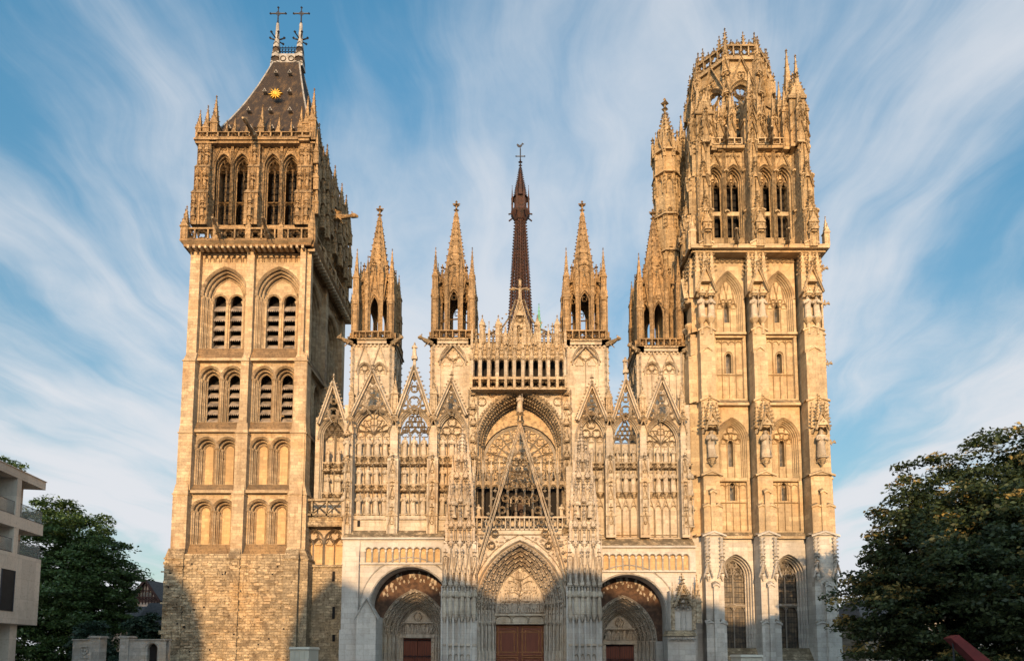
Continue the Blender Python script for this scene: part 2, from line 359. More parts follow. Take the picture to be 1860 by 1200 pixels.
def inside_half(o, z):
    cx, a, zb, zs, r = o
    if z <= zs: return a
    if z >= zs + r: return 0
    if r >= a:
        xc = (r * r - a * a) / (2 * a); R = xc + a; return max(0, sqrt(max(0, R * R - (z - zs) ** 2)) - xc)
    return a * sqrt(max(0, 1 - ((z - zs) / r) ** 2))
def finial(mb, u, d, z, h):
    mb.cone(u, d, z, h * .07, z + h * .9, h * .05, 5); mb.blob(u, d, z + h * .3, h * .22, h * .22, h * .11)
    mb.blob(u, d, z + h * .68, h * .26, h * .26, h * .10); mb.blob(u, d, z + h * .95, h * .10, h * .10, h * .14)
def spirelet(mb, u, d, z0, w, h, n=4, nc=6, cr=None):
    """crocketed pyramid with finial"""
    rot = pi / 4 if n == 4 else pi / n; R = w / sqrt(2) if n == 4 else w / 2
    mb.cone(u, d, z0, R, z0 + h, R * .10, n, rot); cr = cr or w * .13
    for k in range(n):
        a = rot + 2 * pi * k / n
        for i in range(nc):
            q = (i + .4) / nc; rr = R * (1 - q * .9) + cr * .5
            mb.crocket(u + rr * cos(a), d + rr * sin(a), z0 + h * q, cr * (1 - .35 * q))
    finial(mb, u, d, z0 + h * .97, max(w * .75, .35))
def pinnacle(mb, u, d, z0, w, hs, hp, nc=6, gab=True):
    mb.box(u - w / 2, u + w / 2, d - w / 2, d + w / 2, z0, z0 + hs)
    mb.box(u - w * .6, u + w * .6, d - w * .6, d + w * .6, z0 + hs * .97, z0 + hs + w * .12)
    if gab:
        for sg in (-1, 1):
            mb.bar([(u + sg * w * .28, z0 + hs * .08), (u + sg * w * .28, z0 + hs * .9)], w * .14, w * .10, d - w * .5)
        mb.prism([(u - w * .55, z0 + hs), (u + w * .55, z0 + hs), (u, z0 + hs + w * 1.3)], d - w * .62, d)
        mb.prism([(u - w * .55, z0 + hs), (u + w * .55, z0 + hs), (u, z0 + hs + w * 1.3)], d, d + w * .62)
        finial(mb, u, d - w * .58, z0 + hs + w * 1.2, w * .6)
        for sg in (-1, 1):
            for q in (.3, .65): mb.crocket(u + sg * w * .6 * (1 - q), d - w * .6, z0 + hs + w * 1.3 * q + w * .08, w * .11)
    spirelet(mb, u, d, z0 + hs, w * .85, hp, 4, nc)
def gable(mb, cx, zb, hw, za, d, bw=0.34, t=0.4, nc=8, fill=True, fin=True, back=None):
    A = (cx - hw, zb); B = (cx + hw, zb); C = (cx, za); H = za - zb
    for P0 in (A, B):
        mb.bar([P0, C], bw, t, d, ridge=False); mb.bar([P0, C], bw * .45, t * .5, d - t)
        for i in range(nc):
            q = (i + .5) / nc; sg = -1 if P0 is A else 1
            mb.crocket(P0[0] + (C[0] - P0[0]) * q + sg * bw * .75, d - t * .5, P0[1] + H * q + bw * .35, bw * .42)
    if fin: finial(mb, cx, d - t * .5, za - .1, max(.9, bw * 3))
    if fill:
        w = bw * .44; z = zb + H * .10
        for q, k in ((.30, 1.0), (.56, .62), (.78, .3)):
            r = hw * (1 - q) * .46; mb.bar(circ(cx, zb + H * q, r, 12), w, t * .4, d, True); mb.bar(foil(cx, zb + H * q, r * .95), w * .8, t * .35, d, True)
        mb.bar([(cx, zb + H * .72), (cx, za - bw)], w, t * .4, d)
        for q, dx in ((.40, .42), (.62, .28)):
            for sg in (-1, 1): mb.bar(foil(cx + sg * hw * dx, zb + H * q, hw * .11, 3, 3), w * .7, t * .4, d, True)
        for sg in (-1, 1):
            r = hw * .20; mb.bar(circ(cx + sg * hw * .55, zb + H * .17, r, 10), w, t * .4, d, True); mb.bar(foil(cx + sg * hw * .55, zb + H * .17, r * .95, 3, 3), w * .7, t * .35, d, True)
            mb.bar([(cx + sg * hw * .86, zb + H * .05), (cx + sg * hw * .5, zb + H * .34), (cx + sg * hw * .12, zb + H * .70)], w, t * .4, d)
            mb.bar([(cx + sg * hw * .08, zb + H * .05), (cx + sg * hw * .36, zb + H * .22), (cx + sg * hw * .44, zb + H * .44)], w, t * .4, d)
    if back is not None: mb.poly([(A[0], back, A[1]), (B[0], back, B[1]), (C[0], back, C[1])])
def balustrade(mb, u0, u1, z0, z1, d, cell=None, t=0.22, kind='foil'):
    h = z1 - z0; n = max(1, round((u1 - u0) / (cell or h * .95))); c = (u1 - u0) / n
    mb.box(u0, u1, d - t, d + t * .4, z0, z0 + h * .12); mb.box(u0, u1, d - t * 1.1, d + t * .4, z1 - h * .13, z1)
    zc = (z0 + z1) / 2; r = min(c, h * .78) * .47
    for k in range(n + 1): mb.bar([(u0 + k * c, z0), (u0 + k * c, z1)], min(.14, c * .16), t, d, ridge=False)
    for k in range(n):
        cc = u0 + (k + .5) * c
        if kind == 'foil': mb.bar(circ(cc, zc, r, 10), .12, t * .9, d, True); mb.bar(foil(cc, zc, r * .95, 4, 3, pi / 4 * (k % 2)), .10, t * .7, d, True)
        elif kind == 'flam':
            pts = [(cc - r + 2 * r * i / 8, zc + h * .30 * sin(i / 8 * 2 * pi) * (1 if k % 2 else -1)) for i in range(9)]
            mb.bar(pts, .09, t * .6, d); mb.bar(circ(cc - r * .45, zc - h * .12, r * .4, 6), .07, t * .5, d, True); mb.bar(circ(cc + r * .45, zc + h * .12, r * .4, 6), .07, t * .5, d, True)
        elif kind == 'x':
            mb.bar([(cc - c / 2, z0 + h * .1), (cc + c / 2, z1 - h * .1)], .11, t * .6, d); mb.bar([(cc - c / 2, z1 - h * .1), (cc + c / 2, z0 + h * .1)], .11, t * .6, d)
        elif kind == 'arc':
            mb.bar(arch((cc, c * .42, z0, zc + h * .05, c * .5), 0, 4), .09, t * .6, d)
def corbel(mb, u, d, z, w, h):
    for q0, q1, a, b in ((0, .35, 1, 1), (.35, .7, .85, .6), (.7, 1, .5, .12)):
        mb.loft([[(*p, z - h * q1) for p in mb.ngon(u, d, w / 2 * b, 6)], [(*p, z - h * q0) for p in mb.ngon(u, d, w / 2 * a, 6)]])
    for k in range(4): mb.crocket(u + w * .45 * cos(pi + k * pi / 3), d + w * .45 * sin(pi + k * pi / 3), z - h * .5, w * .13)
def canopy(mb, u, d, z, w, h):
    """small vaulted canopy with gablets and a spirelet"""
    mb.loft([[(*p, z) for p in mb.ngon(u, d, w * .5, 6)], [(*p, z + h * .28) for p in mb.ngon(u, d, w * .55, 6)]])
    for k in range(3):
        a = -pi / 2 + (k - 1) * 1.0; mb.crocket(u + w * .55 * cos(a), d + w * .55 * sin(a), z + h * .34, w * .16); mb.blob(u + w * .5 * cos(a), d + w * .5 * sin(a), z - h * .04, w * .1)
    mb.prism([(u - w * .4, z + h * .1), (u + w * .4, z + h * .1), (u, z + h * .62)], d - w * .58, d)
    spirelet(mb, u, d, z + h * .28, w * .6, h * .72, 4, 4, w * .1)
def gargoyle_mb(mb, L=2.0, r=0.2):
    mb.loft([[(r * a * cos(k * pi / 3), -y, r * a * sin(k * pi / 3) + dz) for k in range(6)] for y, a, dz in
             ((-.3, 1.2, 0), (L * .3, 1.05, 0.02), (L * .6, .8, .06), (L * .78, .6, .14), (L * .86, .95, .2), (L * .98, .8, .18), (L * 1.1, .4, .10))])
    for sg in (-1, 1):
        mb.blob(sg * r * .7, -L * .86, .2 + r * .9, r * .25, r * .3, r * .4); mb.rod((sg * r * .9, -L * .25, -.05), (sg * r * 1.0, -L * .45, -r * 1.8), r * .35, 4, r * .2)
        mb.poly([(sg * r * .5, -L * .25, r * .8), (sg * r * 1.8, -L * .1, r * 2.4), (sg * r * 1.2, -L * .45, r * 1.2)])
CATH = None
def obj(name, mb, parent=None, loc=None):
    me = bpy.data.meshes.new(name)
    me.from_pydata([tuple(p) for p in mb.v], [], mb.f)
    for m in mb.mats: me.materials.append(m)
    me.polygons.foreach_set('material_index', mb.mi)
    me.update()
    o = bpy.data.objects.new(name, me); link(o, parent)
    if loc: o.location = loc
    return o
def inst(src_mesh, name, parent, loc, rz=0.0, sc=1.0):
    o = bpy.data.objects.new(name, src_mesh); link(o, parent); o.location = loc; o.rotation_euler = (0, 0, rz)
    o.scale = (sc, sc, sc) if isinstance(sc, (int, float)) else sc
    return o
def thing(name, label, cat, loc=(0, 0, 0), group=None):
    o = bpy.data.objects.new(name, None); link(o); o.location = loc
    o['label'] = label; o['category'] = cat
    if group: o['group'] = group
    return o
def tag(o, label, cat, group=None):
    o['label'] = label; o['category'] = cat
    if group: o['group'] = group
    return o
# ---------------------------------------------------------------- statues: robed standing figures, one continuous loft
def statue_mesh(seed, mat):
    rnd = random.Random(seed); mb = MB(mat); n = 14
    rows = [(0, .155, .13), (.05, .158, .135), (.25, .140, .12), (.42, .132, .115), (.55, .124, .11), (.66, .132, .11), (.75, .145, .105), (.80, .150, .095), (.83, .115, .08), (.85, .05, .052), (.865, .048, .052), (.885, .066, .072), (.92, .075, .084), (.95, .07, .08), (.98, .05, .058), (1.0, .015, .018)]
    ph = rnd.random() * 6; fold = rnd.choice((3, 4, 5)); lean = rnd.uniform(-.03, .03); H = 1.0; rings = []
    for z, rx, ry in rows:
        amp = .12 * max(0, .62 - z) / .62 + (.05 if z < .75 else 0)
        r = []
        for k in range(n):
            a = 2 * pi * k / n; q = 1 + amp * sin(fold * a + ph + z * 3)
            r.append((rx * q * cos(a) + lean * sin(z * 3), ry * q * sin(a), z * H))
        rings.append(r)
    mb.loft(rings)
    sty = seed % 4
    for sg in (-1, 1):
        sh = (sg * .13 + lean * .7, 0, .77); el = (sg * .175, -.05, .60)
        ha = (sg * (.03 if (sty + (sg > 0)) % 2 else .11), -.16, .62 + .06 * rnd.random())
        mb.rod(sh, el, .045, 6, .042); mb.rod(el, ha, .042, 6, .028); mb.blob(ha[0], ha[1], ha[2], .03)
    if sty == 0: mb.box(-.07, .03, -.20, -.15, .57, .70)            # book
    if sty == 1: mb.rod((.12, -.16, .02), (.12, -.16, 1.0), .014, 5); mb.blob(.12, -.16, 1.0, .035)
    if sty == 2: mb.cone(0, 0, .965, .075, 1.09, .015, 6)              # mitre
    mb.rod((0, -.075, .925), (0, -.10, .912), .014, 4, .01)         # nose
    mb.box(-.16, .16, -.14, .14, -.05, 0)                             # plinth
    me_o = obj('statue', mb); me = me_o.data; bpy.data.objects.remove(me_o)
    for p in me.polygons: p.use_smooth = len(p.vertices) == 4
    return me
STAT = [statue_mesh(k, 'pale') for k in range(8)]; STATB = [statue_mesh(k + 20, 'brown') for k in range(6)]
_sc = [0]
def statue(parent, x, y, z, h, rz=0.0, ws=1.05, S=None):
    _sc[0] += 1
    return inst((S or STAT)[(_sc[0] * 5) % len(S or STAT)], 'statue', parent, (x, y, z), rz, (h * ws, h * ws, h))
# ================================================================= THE CATHEDRAL
CATH = thing('cathedral', 'Gothic stone cathedral with two unequal towers and a sunlit west front', 'cathedral')
def louvre_window(parent, frame, o, n, tower):
    """slate louvres with toothed lower edges, dark behind"""
    cx, a, zb, zs, r = o; mb = MB('louvre', 'dark'); mb.fr(*frame)
    top = zs - .05; h = (top - zb) / n
    for k in range(n):
        z1 = zb + (k + 1) * h; z0 = z1 - h * .62
        mb.poly([(cx - a, .55, z1), (cx + a, .55, z1), (cx + a, .08, z0), (cx - a, .08, z0)])
        mb.poly([(cx - a, .55, z1 - .06), (cx + a, .55, z1 - .06), (cx + a, .08, z0 - .06), (cx - a, .08, z0 - .06)])
        m = max(4, round(2 * a / .2)); c = 2 * a / m
        for i in range(m):
            u = cx - a + i * c; mb.poly([(u, .08, z0), (u + c, .08, z0), (u + c, .075, z0 - .07), (u + c / 2, .07, z0 - .24), (u, .075, z0 - .07)])
    mb.m = 1; mb.poly([(p[0], .9, p[1]) for p in arch(o)])
    return obj('louvred_window', mb, parent)
# ---------------------------------------------------------------- left tower
YL = 0.5; LX0, LX1 = -31.95, -20.1; LW = LX1 - LX0; LD = 13.4
zl = lambda py, d=0.6: Zp(py, YL + d)
LZ = dict(base=zl(1009), l2=zl(893), l3=zl(782), l4=zl(652), l5=zl(457))
def left_face(mb, fx, fy, phi, Wd, wins):
    mb.fr(fx, fy, phi); h = Wd / 2
    # (z0, z1, buttress front, wall plane)
    lev = [(-2, LZ['base'], -.75, -.6), (LZ['base'], LZ['l2'], -.35, .35), (LZ['l2'], LZ['l3'], -.1, .5), (LZ['l3'], LZ['l4'], .0, .75), (LZ['l4'], LZ['l5'], .45, .9)]
    bl = [(-.35, 1.35, 1.1), (-.12, 1.25, 1.1), (.0, 1.3, 1.1), (.05, 1.2, .75), (.05, 1.0, .7)]
    for i, (z0, z1, db, dw) in enumerate(lev):
        mb.m = 0 if i else 1
        w = bl[i][1]; mw = bl[i][2] / 2; b = [(bl[i][0], w), (h - mw, h + mw), (Wd - w, Wd - max(bl[i][0], 0))]
        for u0, u1 in b:
            mb.box(u0, u1, db, .97, z0, z1 - .5)
            if i < 4: mb.frus((u0 - .06, u1 + .06, db - .08, .96, z1 - .5), (u0 - .06, u1 + .06, db - .08, .96, z1 - .38)); mb.frus((u0, u1, db, .96, z1 - .38), (u0 + .08, u1 - .08, lev[i + 1][2] - .02, .96, z1 + .55))
            else: mb.box(u0, u1, db, .97, z1 - .5, z1)
        bays = [(b[0][1], b[1][0]), (b[1][1], b[2][0])]
        for (u0, u1) in bays:
            c = (u0 + u1) / 2; q = (u1 - u0) / 2; mb.m = 0 if i else 1
            if i == 0: mb.poly([(u0, dw, z0), (u1, dw, z0), (u1, dw, z1), (u0, dw, z1)])
            elif i in (1, 2, 3):
                PY = {1: (912, 930, 990, 902), 2: (799, 817, 882, 790), 3: (664, 690, 768, 658)}[i]
                zb, zs, za = zl(PY[2], 1), zl(PY[1], 1), zl(PY[0], 1); a = min(q * .46, 1.0)
                ops = [(c + s_ * q * .48, a, zb, zs, max(a * 1.0, min(za - zs, a * 1.15))) for s_ in (-1, 1)]
                mb.wallrow(u0, u1, z0, z1, dw, ops)
                for o in ops:
                    e = mb.orders(o, dw, 2, .2, .32)
                    mb.bar(arch((o[0], o[1] + .12, o[3] - .1, o[3], o[4] + .1)), .22, .16, dw + .02)
                    for sg in (-1, 1):
                        for k, rr in ((0, .10), (1, .09)):
                            uu = o[0] + sg * (o[1] - .06 - k * .2); dd = dw + .18 + k * .32
                            mb.cone(uu, dd, zb, rr, zs - .2, rr, 7); mb.loft([[(*p, zs - .25) for p in mb.ngon(uu, dd, rr, 6)], [(*p, zs + .02) for p in mb.ngon(uu, dd, rr * 1.9, 6)]])
                    if i < 3:
                        mb.m = 2; mb.panel(o, e[0], e[1]); mb.m = 0
                        mb.bar(arch((o[0], o[1] - .52, zb, zs, (o[1] - .52) * 1.1)), .1, .1, e[1])
                    else:
                        mb.bar(arch((o[0], o[1] - e[0] + .03, zs - .1, zs, o[4] - e[0] + .03), 0, 9), .16, .10, e[1])
                        wins.append(((fx, fy, phi), o, e))
                if i: 
                    mb.m = 3; mb.frus((u0, u1, dw - .5, dw + .1, z0 + .0), (u0, u1, dw - .02, dw + .1, zb - .02)); mb.m = 0
                    mb.box(u0, u1, dw - .56, dw + .1, z0 - .25, z0)
            else:
                zb, zs, za = zl(634, 1), zl(538, 1), zl(489, 1); a = q * .98
                o = (c, a * .96, zb, zs, max(za - zs, a)); mb.wallrow(u0, u1, z0, z1, dw, [o], 9)
                e = mb.orders(o, dw, 3, .2, .26, n=9)
                mb.bar(arch((c, a * .96 + .1, zs - .1, zs, max(za - zs, a) + .1), 0, 9), .25, .2, dw + .02)
                for sg in (-1, 1):
                    for k in range(3):
                        uu = c + sg * (o[1] - .07 - k * .2); dd = dw + .14 + k * .26
                        mb.cone(uu, dd, zb, .08, zs - .2, .08, 7); mb.loft([[(*p, zs - .3) for p in mb.ngon(uu, dd, .08, 6)], [(*p, zs) for p in mb.ngon(uu, dd, .17, 6)]])
                # inner plate with two louvred lights
                ai = a * .96 - e[0]; di = e[1]; zw, zt = zl(549, 1.6), zl(528, 1.6); aw = .60
                ops = [(c + s_ * .82, aw, zb + .02, zw, max(zt - zw, aw)) for s_ in (-1, 1)]
                ring = arch((o[0], ai, zb, zs, o[4] - e[0] * 1.0), 0, 9)
                mb.wallrow(c - ai, c + ai, zb, zw + aw * 1.6, di, ops)
                mb.poly([(p[0], di + .01, p[1]) for p in ring if p[1] >= zw + aw * 1.3])
                mb.poly([(c - ai, di + .004, zw + aw * 1.3), (c + ai, di + .004, zw + aw * 1.3), (c + ai, di + .004, zw + aw * 1.7), (c - ai, di + .004, zw + aw * 1.7)])
                for w_ in ops:
                    mb.jamb(w_, [(0, di), (0, di + .35)]); mb.bar(arch((w_[0], aw + .14, zw - .1, zw, aw + .2)), .2, .14, di)
                    wins.append(((fx, fy, phi), w_, (0, di)))
                for uu in (c - .82 - aw - .1, c, c + .82 + aw + .1):
                    mb.cone(uu, di - .05, zb, .1, zw - .25, .1, 8); mb.loft([[(*p, zw - .32) for p in mb.ngon(uu, di - .05, .1, 6)], [(*p, zw + .02) for p in mb.ngon(uu, di - .05, .24, 6)]])
                mb.m = 3; mb.frus((u0, u1, dw - .5, dw + .1, z0), (u0, u1, dw - .02, dw + .1, zb)); mb.m = 0; mb.box(u0, u1, dw - .56, dw + .1, z0 - .25, z0)
                zf = zl(468); nn = 8; cc = (u1 - u0 - .3) / nn
                for k in range(nn): mb.bar(arch((u0 + .15 + (k + .5) * cc, cc * .34, zf - .25, zf, cc * .36), 0, 3), .10, .14, dw)
                mb.bar([(u0, zf + .55), (u1, zf + .55)], .12, .12, dw)
    # cornice with brackets
    zc = LZ['l5']; mb.m = 3
    mb.box(-.35, Wd + .35, -.15, 2, zc, zc + .25); mb.box(-.6, Wd + .6, -.45, 2, zc + .42, zc + .54); mb.m = 0; mb.frus((-.35, Wd + .35, -.15, 2, zc + .25), (-.6, Wd + .6, -.45, 2, zc + .42)); 
    for k in range(int(Wd / .55)): mb.box(.1 + k * .55, .32 + k * .55, -.38, .3, zc - .28, zc)
wins = []
lt = MB('tower', 'rubble', 'inner', 'mossy', 'dark')
left_face(lt, LX0, YL, 0, LW, wins)
left_face(lt, LX1, YL, pi / 2, LD, wins)
lt.fr(); lt.m = 0
zt_ = LZ['l5'] + .54
lt.box(LX0 + .4, LX0 + 1.2, YL + 1.2, YL + LD, -2, zt_); lt.box(LX0 + .4, LX1 - 1.2, YL + LD - .9, YL + LD, -2, zt_)
lt.box(LX0 + .4, LX1 - .9, YL + 1, YL + LD - .5, zt_ - .3, zt_ - .02)
lt.box(LX0 + .2, LX1 - 1.3, YL + 1.2, YL + LD - .5, -2, LZ['l3'] - 1)
# upper belfry stage of the left tower
BZ0, BZ1 = zl(418, 1.2), zl(275, 1.4)
def belfry_face(mb, fx, fy, phi, Wd, wl, stat):
    mb.fr(fx, fy, phi); h = Wd / 2; d0 = .95
    zs_, za_ = zl(312, 1.6), zl(288, 1.6); zb_ = zl(417, 1.6); ztop = BZ1
    B = [(0.1, 1.7), (h - .65, h + .65), (Wd - 1.7, Wd - .1)]
    bays = [(B[0][1], B[1][0]), (B[1][1], B[2][0])]; ops = []
    for u0, u1 in bays:
        q = (u1 - u0) / 4
        for k in (1, 3): ops.append((u0 + q * k, q * .93, zb_, zs_, max(za_ - zs_, q * .9)))
    mb.m = 0; mb.wallrow(0.3, Wd - .3, BZ0 - .3, ztop, d0, ops)
    for o in ops:
        e = mb.orders(o, d0, 2, .10, .25); wl.append(((fx, fy, phi), o, e, zl(371, 1.6)))
        g = (o[0], zs_ + o[4] * .35, o[1] * 1.05, ztop + .9)
        gable(mb, *g, d0 + .05, .14, .16, 5, False); mb.bar(foil(o[0], za_ + .55, .35), .07, .08, d0, True)
        mb.bar([(o[0] - o[1] - .12, zb_), (o[0] - o[1] - .12, ztop)], .2, .25, d0); mb.bar([(o[0] + o[1] + .12, zb_), (o[0] + o[1] + .12, ztop)], .2, .25, d0)
        pinnacle(mb, o[0] + o[1] + .12, d0 - .1, ztop - .6, .22, .5, 1.0, 3, False)
    zz = [BZ0 - .3, BZ0 + (BZ1 - BZ0) * .36, BZ0 + (BZ1 - BZ0) * .70, BZ1 + .1]
    for bi, (u0, u1) in enumerate(B):
        for k in range(3):
            dd = -.05 + k * .28; sh = .1 * k; c = (u0 + u1) / 2; w = u1 - u0 - 2 * sh
            mb.box(u0 + sh, u1 - sh, dd, d0 + .4, zz[k], zz[k + 1]); mb.frus((u0 + sh - .05, u1 - sh + .05, dd - .08, d0, zz[k + 1] - .15), (u0 + sh + .05, u1 - sh - .05, dd + .25, d0, zz[k + 1] + .4))
            for s_ in (-1, 1):
                if bi == 1 and s_ == -1: continue
                uu = c + s_ * w * .27 * (bi != 1); hz = zz[k + 1] - zz[k]
                corbel(mb, uu, dd, zz[k] + hz * .22, .42, .5); canopy(mb, uu, dd, zz[k] + hz * .62, .5, hz * .4)
                for s2 in (-1, 1): mb.bar([(uu + s2 * .3, zz[k]), (uu + s2 * .3, zz[k + 1] - .2)], .1, .12, dd)
                if stat is not None: stat.append((mb.ox + uu * mb.c - (dd - .12) * mb.s, mb.oy + uu * mb.s + (dd - .12) * mb.c, zz[k] + hz * .22, hz * .38, phi))
            for s_ in (0, 1):
                for j in range(4): mb.crocket(u0 + sh + s_ * w, dd + .1, zz[k] + (zz[k + 1] - zz[k]) * (j + .5) / 4, .13)
    mb.box(0, Wd, .4, d0 + .5, BZ1, BZ1 + .25); mb.box(-.1, Wd + .1, .25, d0 + .5, BZ1 + .25, BZ1 + .45)
def mkbal(parent, mat, frame, *a, **k):
    mb = MB(mat); mb.fr(*frame); balustrade(mb, *a, **k); return obj('balustrade', mb, parent)
bl_ = []; st_ = []
lb = MB('brown')
belfry_face(lb, LX0, YL, 0, LW, bl_, st_); belfry_face(lb, LX1 - 0.1, YL + .1, pi / 2, LD - .6, bl_, None)
lb.fr(); lb.box(LX0 + 1.2, LX0 + 1.9, YL + 1.2, YL + LD, BZ0, BZ1); lb.box(LX0 + 1.2, LX1 - 1.2, YL + LD - 1.0, YL + LD - .4, BZ0, BZ1 + .4); lb.box(LX0 + 1.2, LX1 - 1.0, YL + 1.2, YL + LD - .6, BZ1 - .1, BZ1 + .2)
# odd stones standing proud of the old rubble, and putlog holes whose shade is painted as near-black boxes
rnd = random.Random(8); lt.fr()
for k in range(420):
    x, z, w_ = rnd.uniform(LX0 - .3, LX1 - .5), rnd.uniform(0, LZ['base'] - .8), rnd.uniform(.12, .38); lt.m = 1 if rnd.random() < .7 else 0
    mid = abs(x - (LX0 + LW / 2)) < .55 or x < LX0 + 1.35 or x > LX1 - 1.35; y0 = YL - (.75 if mid else .6)
    lt.box(x - w_, x + w_, y0 - rnd.uniform(.02, .09), y0 + .05, z, z + rnd.uniform(.12, .24))
lt.m = 4
for k in range(26):
    x, z = rnd.uniform(LX0, LX1 - 1), rnd.uniform(0.5, LZ['base'] - 1); mid = abs(x - (LX0 + LW / 2)) < .7 or x < LX0 + 1.6 or x > LX1 - 1.7
    lt.box(x, x + .16, YL - (.75 if mid else .6) - .004, YL - .5, z, z + .16)
for i_, (z0_, z1_) in enumerate(((LZ['base'], LZ['l2']), (LZ['l2'], LZ['l3']))):
    for s_, q_ in ((.27, .4), (.31, .55), (.68, .45), (.73, .5)): x = LX0 + LW * s_; z = z0_ + (z1_ - z0_) * q_; lt.box(x, x + .15, YL + (1.0, 1.13)[i_] - .005, YL + 1.2, z, z + .15)
TOWER_L = obj('bell_tower', lt, CATH); TOWER_L['label'] = 'left tower with louvred arches and steep dark roof'
bel = obj('belfry', lb, TOWER_L)
for fr_, o, e in wins:
    mb_o = (o[0], o[1] - e[0], o[2], o[3], o[4] - e[0])
    ox, oy, ph = fr_; louvre_window(TOWER_L, (ox - e[1] * sin(ph), oy + e[1] * cos(ph), ph), mb_o, 5, 0)
def traceried_window(parent, mat, frame, o, dep, lights, ztr, head, glass='dark', gd=.5, name='window'):
    mb = MB(mat, glass); mb.fr(*frame); tracery(mb, o, dep + .18, lights, .15, .18, head, ztr); mb.m = 1
    mb.poly([(p[0], dep + gd, p[1]) for p in arch(o)]); return mb, obj(name, mb, parent)
for fr_, o, e, ztr in bl_:
    oi = (o[0], o[1] - e[0], o[2], o[3], o[4] - e[0])
    mb = MB('brown', 'dark', 'louvre'); mb.fr(*fr_); tracery(mb, oi, e[1] + .2, 2, .12, .2, 'tri', ztr)
    mb.bar([(oi[0] - oi[1], ztr + .1), (oi[0] + oi[1], ztr + .1)], .25, .2, e[1] + .2); mb.bar([(oi[0] - oi[1], oi[2] + .5), (oi[0] + oi[1], oi[2] + .5)], .1, .1, e[1] + .3)
    mb.m = 1; mb.poly([(p[0], e[1] + .9, p[1]) for p in arch(oi)]); mb.m = 2
    for k in range(9): 
        z = oi[2] + (oi[3] - oi[2]) * (k + .4) / 9; mb.poly([(oi[0] - oi[1], e[1] + .85, z), (oi[0] + oi[1], e[1] + .85, z), (oi[0] + oi[1], e[1] + .7, z - .09), (oi[0] - oi[1], e[1] + .7, z - .09)])
    obj('window', mb, TOWER_L)
for x, y, z, h, ph in st_: statue(TOWER_L, x, y, z, h, ph, 1.05, STATB)
zb1 = LZ['l5'] + .54; zb2 = zl(418, 0)
for ph, fr_, Wd in ((0, (LX0, YL, 0), LW), (1, (LX1, YL, pi / 2), LD)):
    mkbal(TOWER_L, 'brown', fr_, -.5, Wd + .5, zb1, zb2, -.15, 1.25)
    for k in range(5):
        u = -.3 + (Wd + .6) * k / 4; mb = MB('brown'); mb.fr(*fr_); mb.box(u - .25, u + .25, -.42, .1, zb1, zb2 + .2); spirelet(mb, u, -.15, zb2 + .2, .42, 1.6 if k in (0, 4) else .5, 4, 3); obj('balustrade_post', mb, TOWER_L)
ztopb = BZ1 + .45; 
for fr_, Wd in (((LX0, YL + .45, 0), LW), ((LX1 - .55, YL + .1, pi / 2), LD - .6)): mkbal(TOWER_L, 'brown', fr_, .2, Wd - .2, ztopb, zl(251, 1), 0, 1.0)
# pinnacles round the parapet
def pinobj(parent, mat, x, y, z, w, hs, hp, nc=6):
    key = (mat, round(w, 2), round(hs, 2), round(hp, 2))
    if key not in PIN:
        mb = MB(mat); pinnacle(mb, 0, 0, 0, w, hs, hp, nc); o = obj('pinnacle', mb); PIN[key] = o.data; bpy.data.objects.remove(o)
    return inst(PIN[key], 'pinnacle', parent, (x, y, z))
PIN = {}
def garg(parent, mat, x, y, z, ang, L=2.0, r=.2, tilt=0.1):
    key = ('g', mat, L, r)
    if key not in PIN:
        mb = MB(mat); gargoyle_mb(mb, L, r); o = obj('gargoyle', mb); PIN[key] = o.data; bpy.data.objects.remove(o)
    o = inst(PIN[key], 'gargoyle', parent, (x, y, z), 0); o.rotation_euler = (-tilt, 0, ang); return o
bx0, bx1 = LX0, LX1 - .1
for px_, hs, hp, w in ((0.2, 1.5, 1.9, .55), (0.95, 1.5, 2.4, .6), (1.75, 2.0, 2.9, .7), (2.9, .9, 1.4, .4), (3.7, 1.1, 1.7, .45), (4.9, .9, 1.4, .4), (7.2, .9, 1.5, .4), (8.1, 1.1, 1.8, .5), (9.3, .9, 1.5, .4), (10.3, 1.6, 2.2, .55), (10.9, 2.0, 2.9, .6), (11.5, 2.3, 3.4, .7)):
    pinobj(TOWER_L, 'brown', bx0 + px_, YL + .75, ztopb - .3, w, hs, hp)
for q in (2.6, 5.2, 8.0, 10.6, 12.4): pinobj(TOWER_L, 'brown', bx1 - .3, YL + q, ztopb - .6, .8, 1.3, 2.6)
pinobj(TOWER_L, 'brown', bx0 + 6.2, YL + 1.2, ztopb - .3, .6, 2.0, 2.4)
for q in (.5, 2.4, 3.9, 6.4, 8.4, 10.6, 12.2):
    for zq in (.12, .42, .74): pinobj(TOWER_L, 'brown', bx1 + .42 - .2 * zq, YL + q, BZ0 + (BZ1 - BZ0) * zq, .48, 1.2, 2.2)
for q in (1.2, 5.6, 9.8): 
    for zq in (.3, .62): pinobj(TOWER_L, 'brown', bx1 + .15, YL + q, BZ0 + (BZ1 - BZ0) * zq, .6, 1.5, 2.4)
garg(TOWER_L, 'rubble', bx0 + 5.9, YL + .5, ztopb + .3, 0.0, 2.6, .25, -.25)
for u in (3.3, 7.9): garg(TOWER_L, 'rubble', LX0 + u, YL - .3, zb1 + .2, 0.15, 2.2, .22, .1)
garg(TOWER_L, 'brown', LX1 + .1, YL + 5.6, BZ0 + (BZ1 - BZ0) * .55, pi / 2, 2.6, .28, 0)
pinobj(TOWER_L, 'brown', LX0 - .2, YL - .1, zb1, .7, 1.3, 2.0)
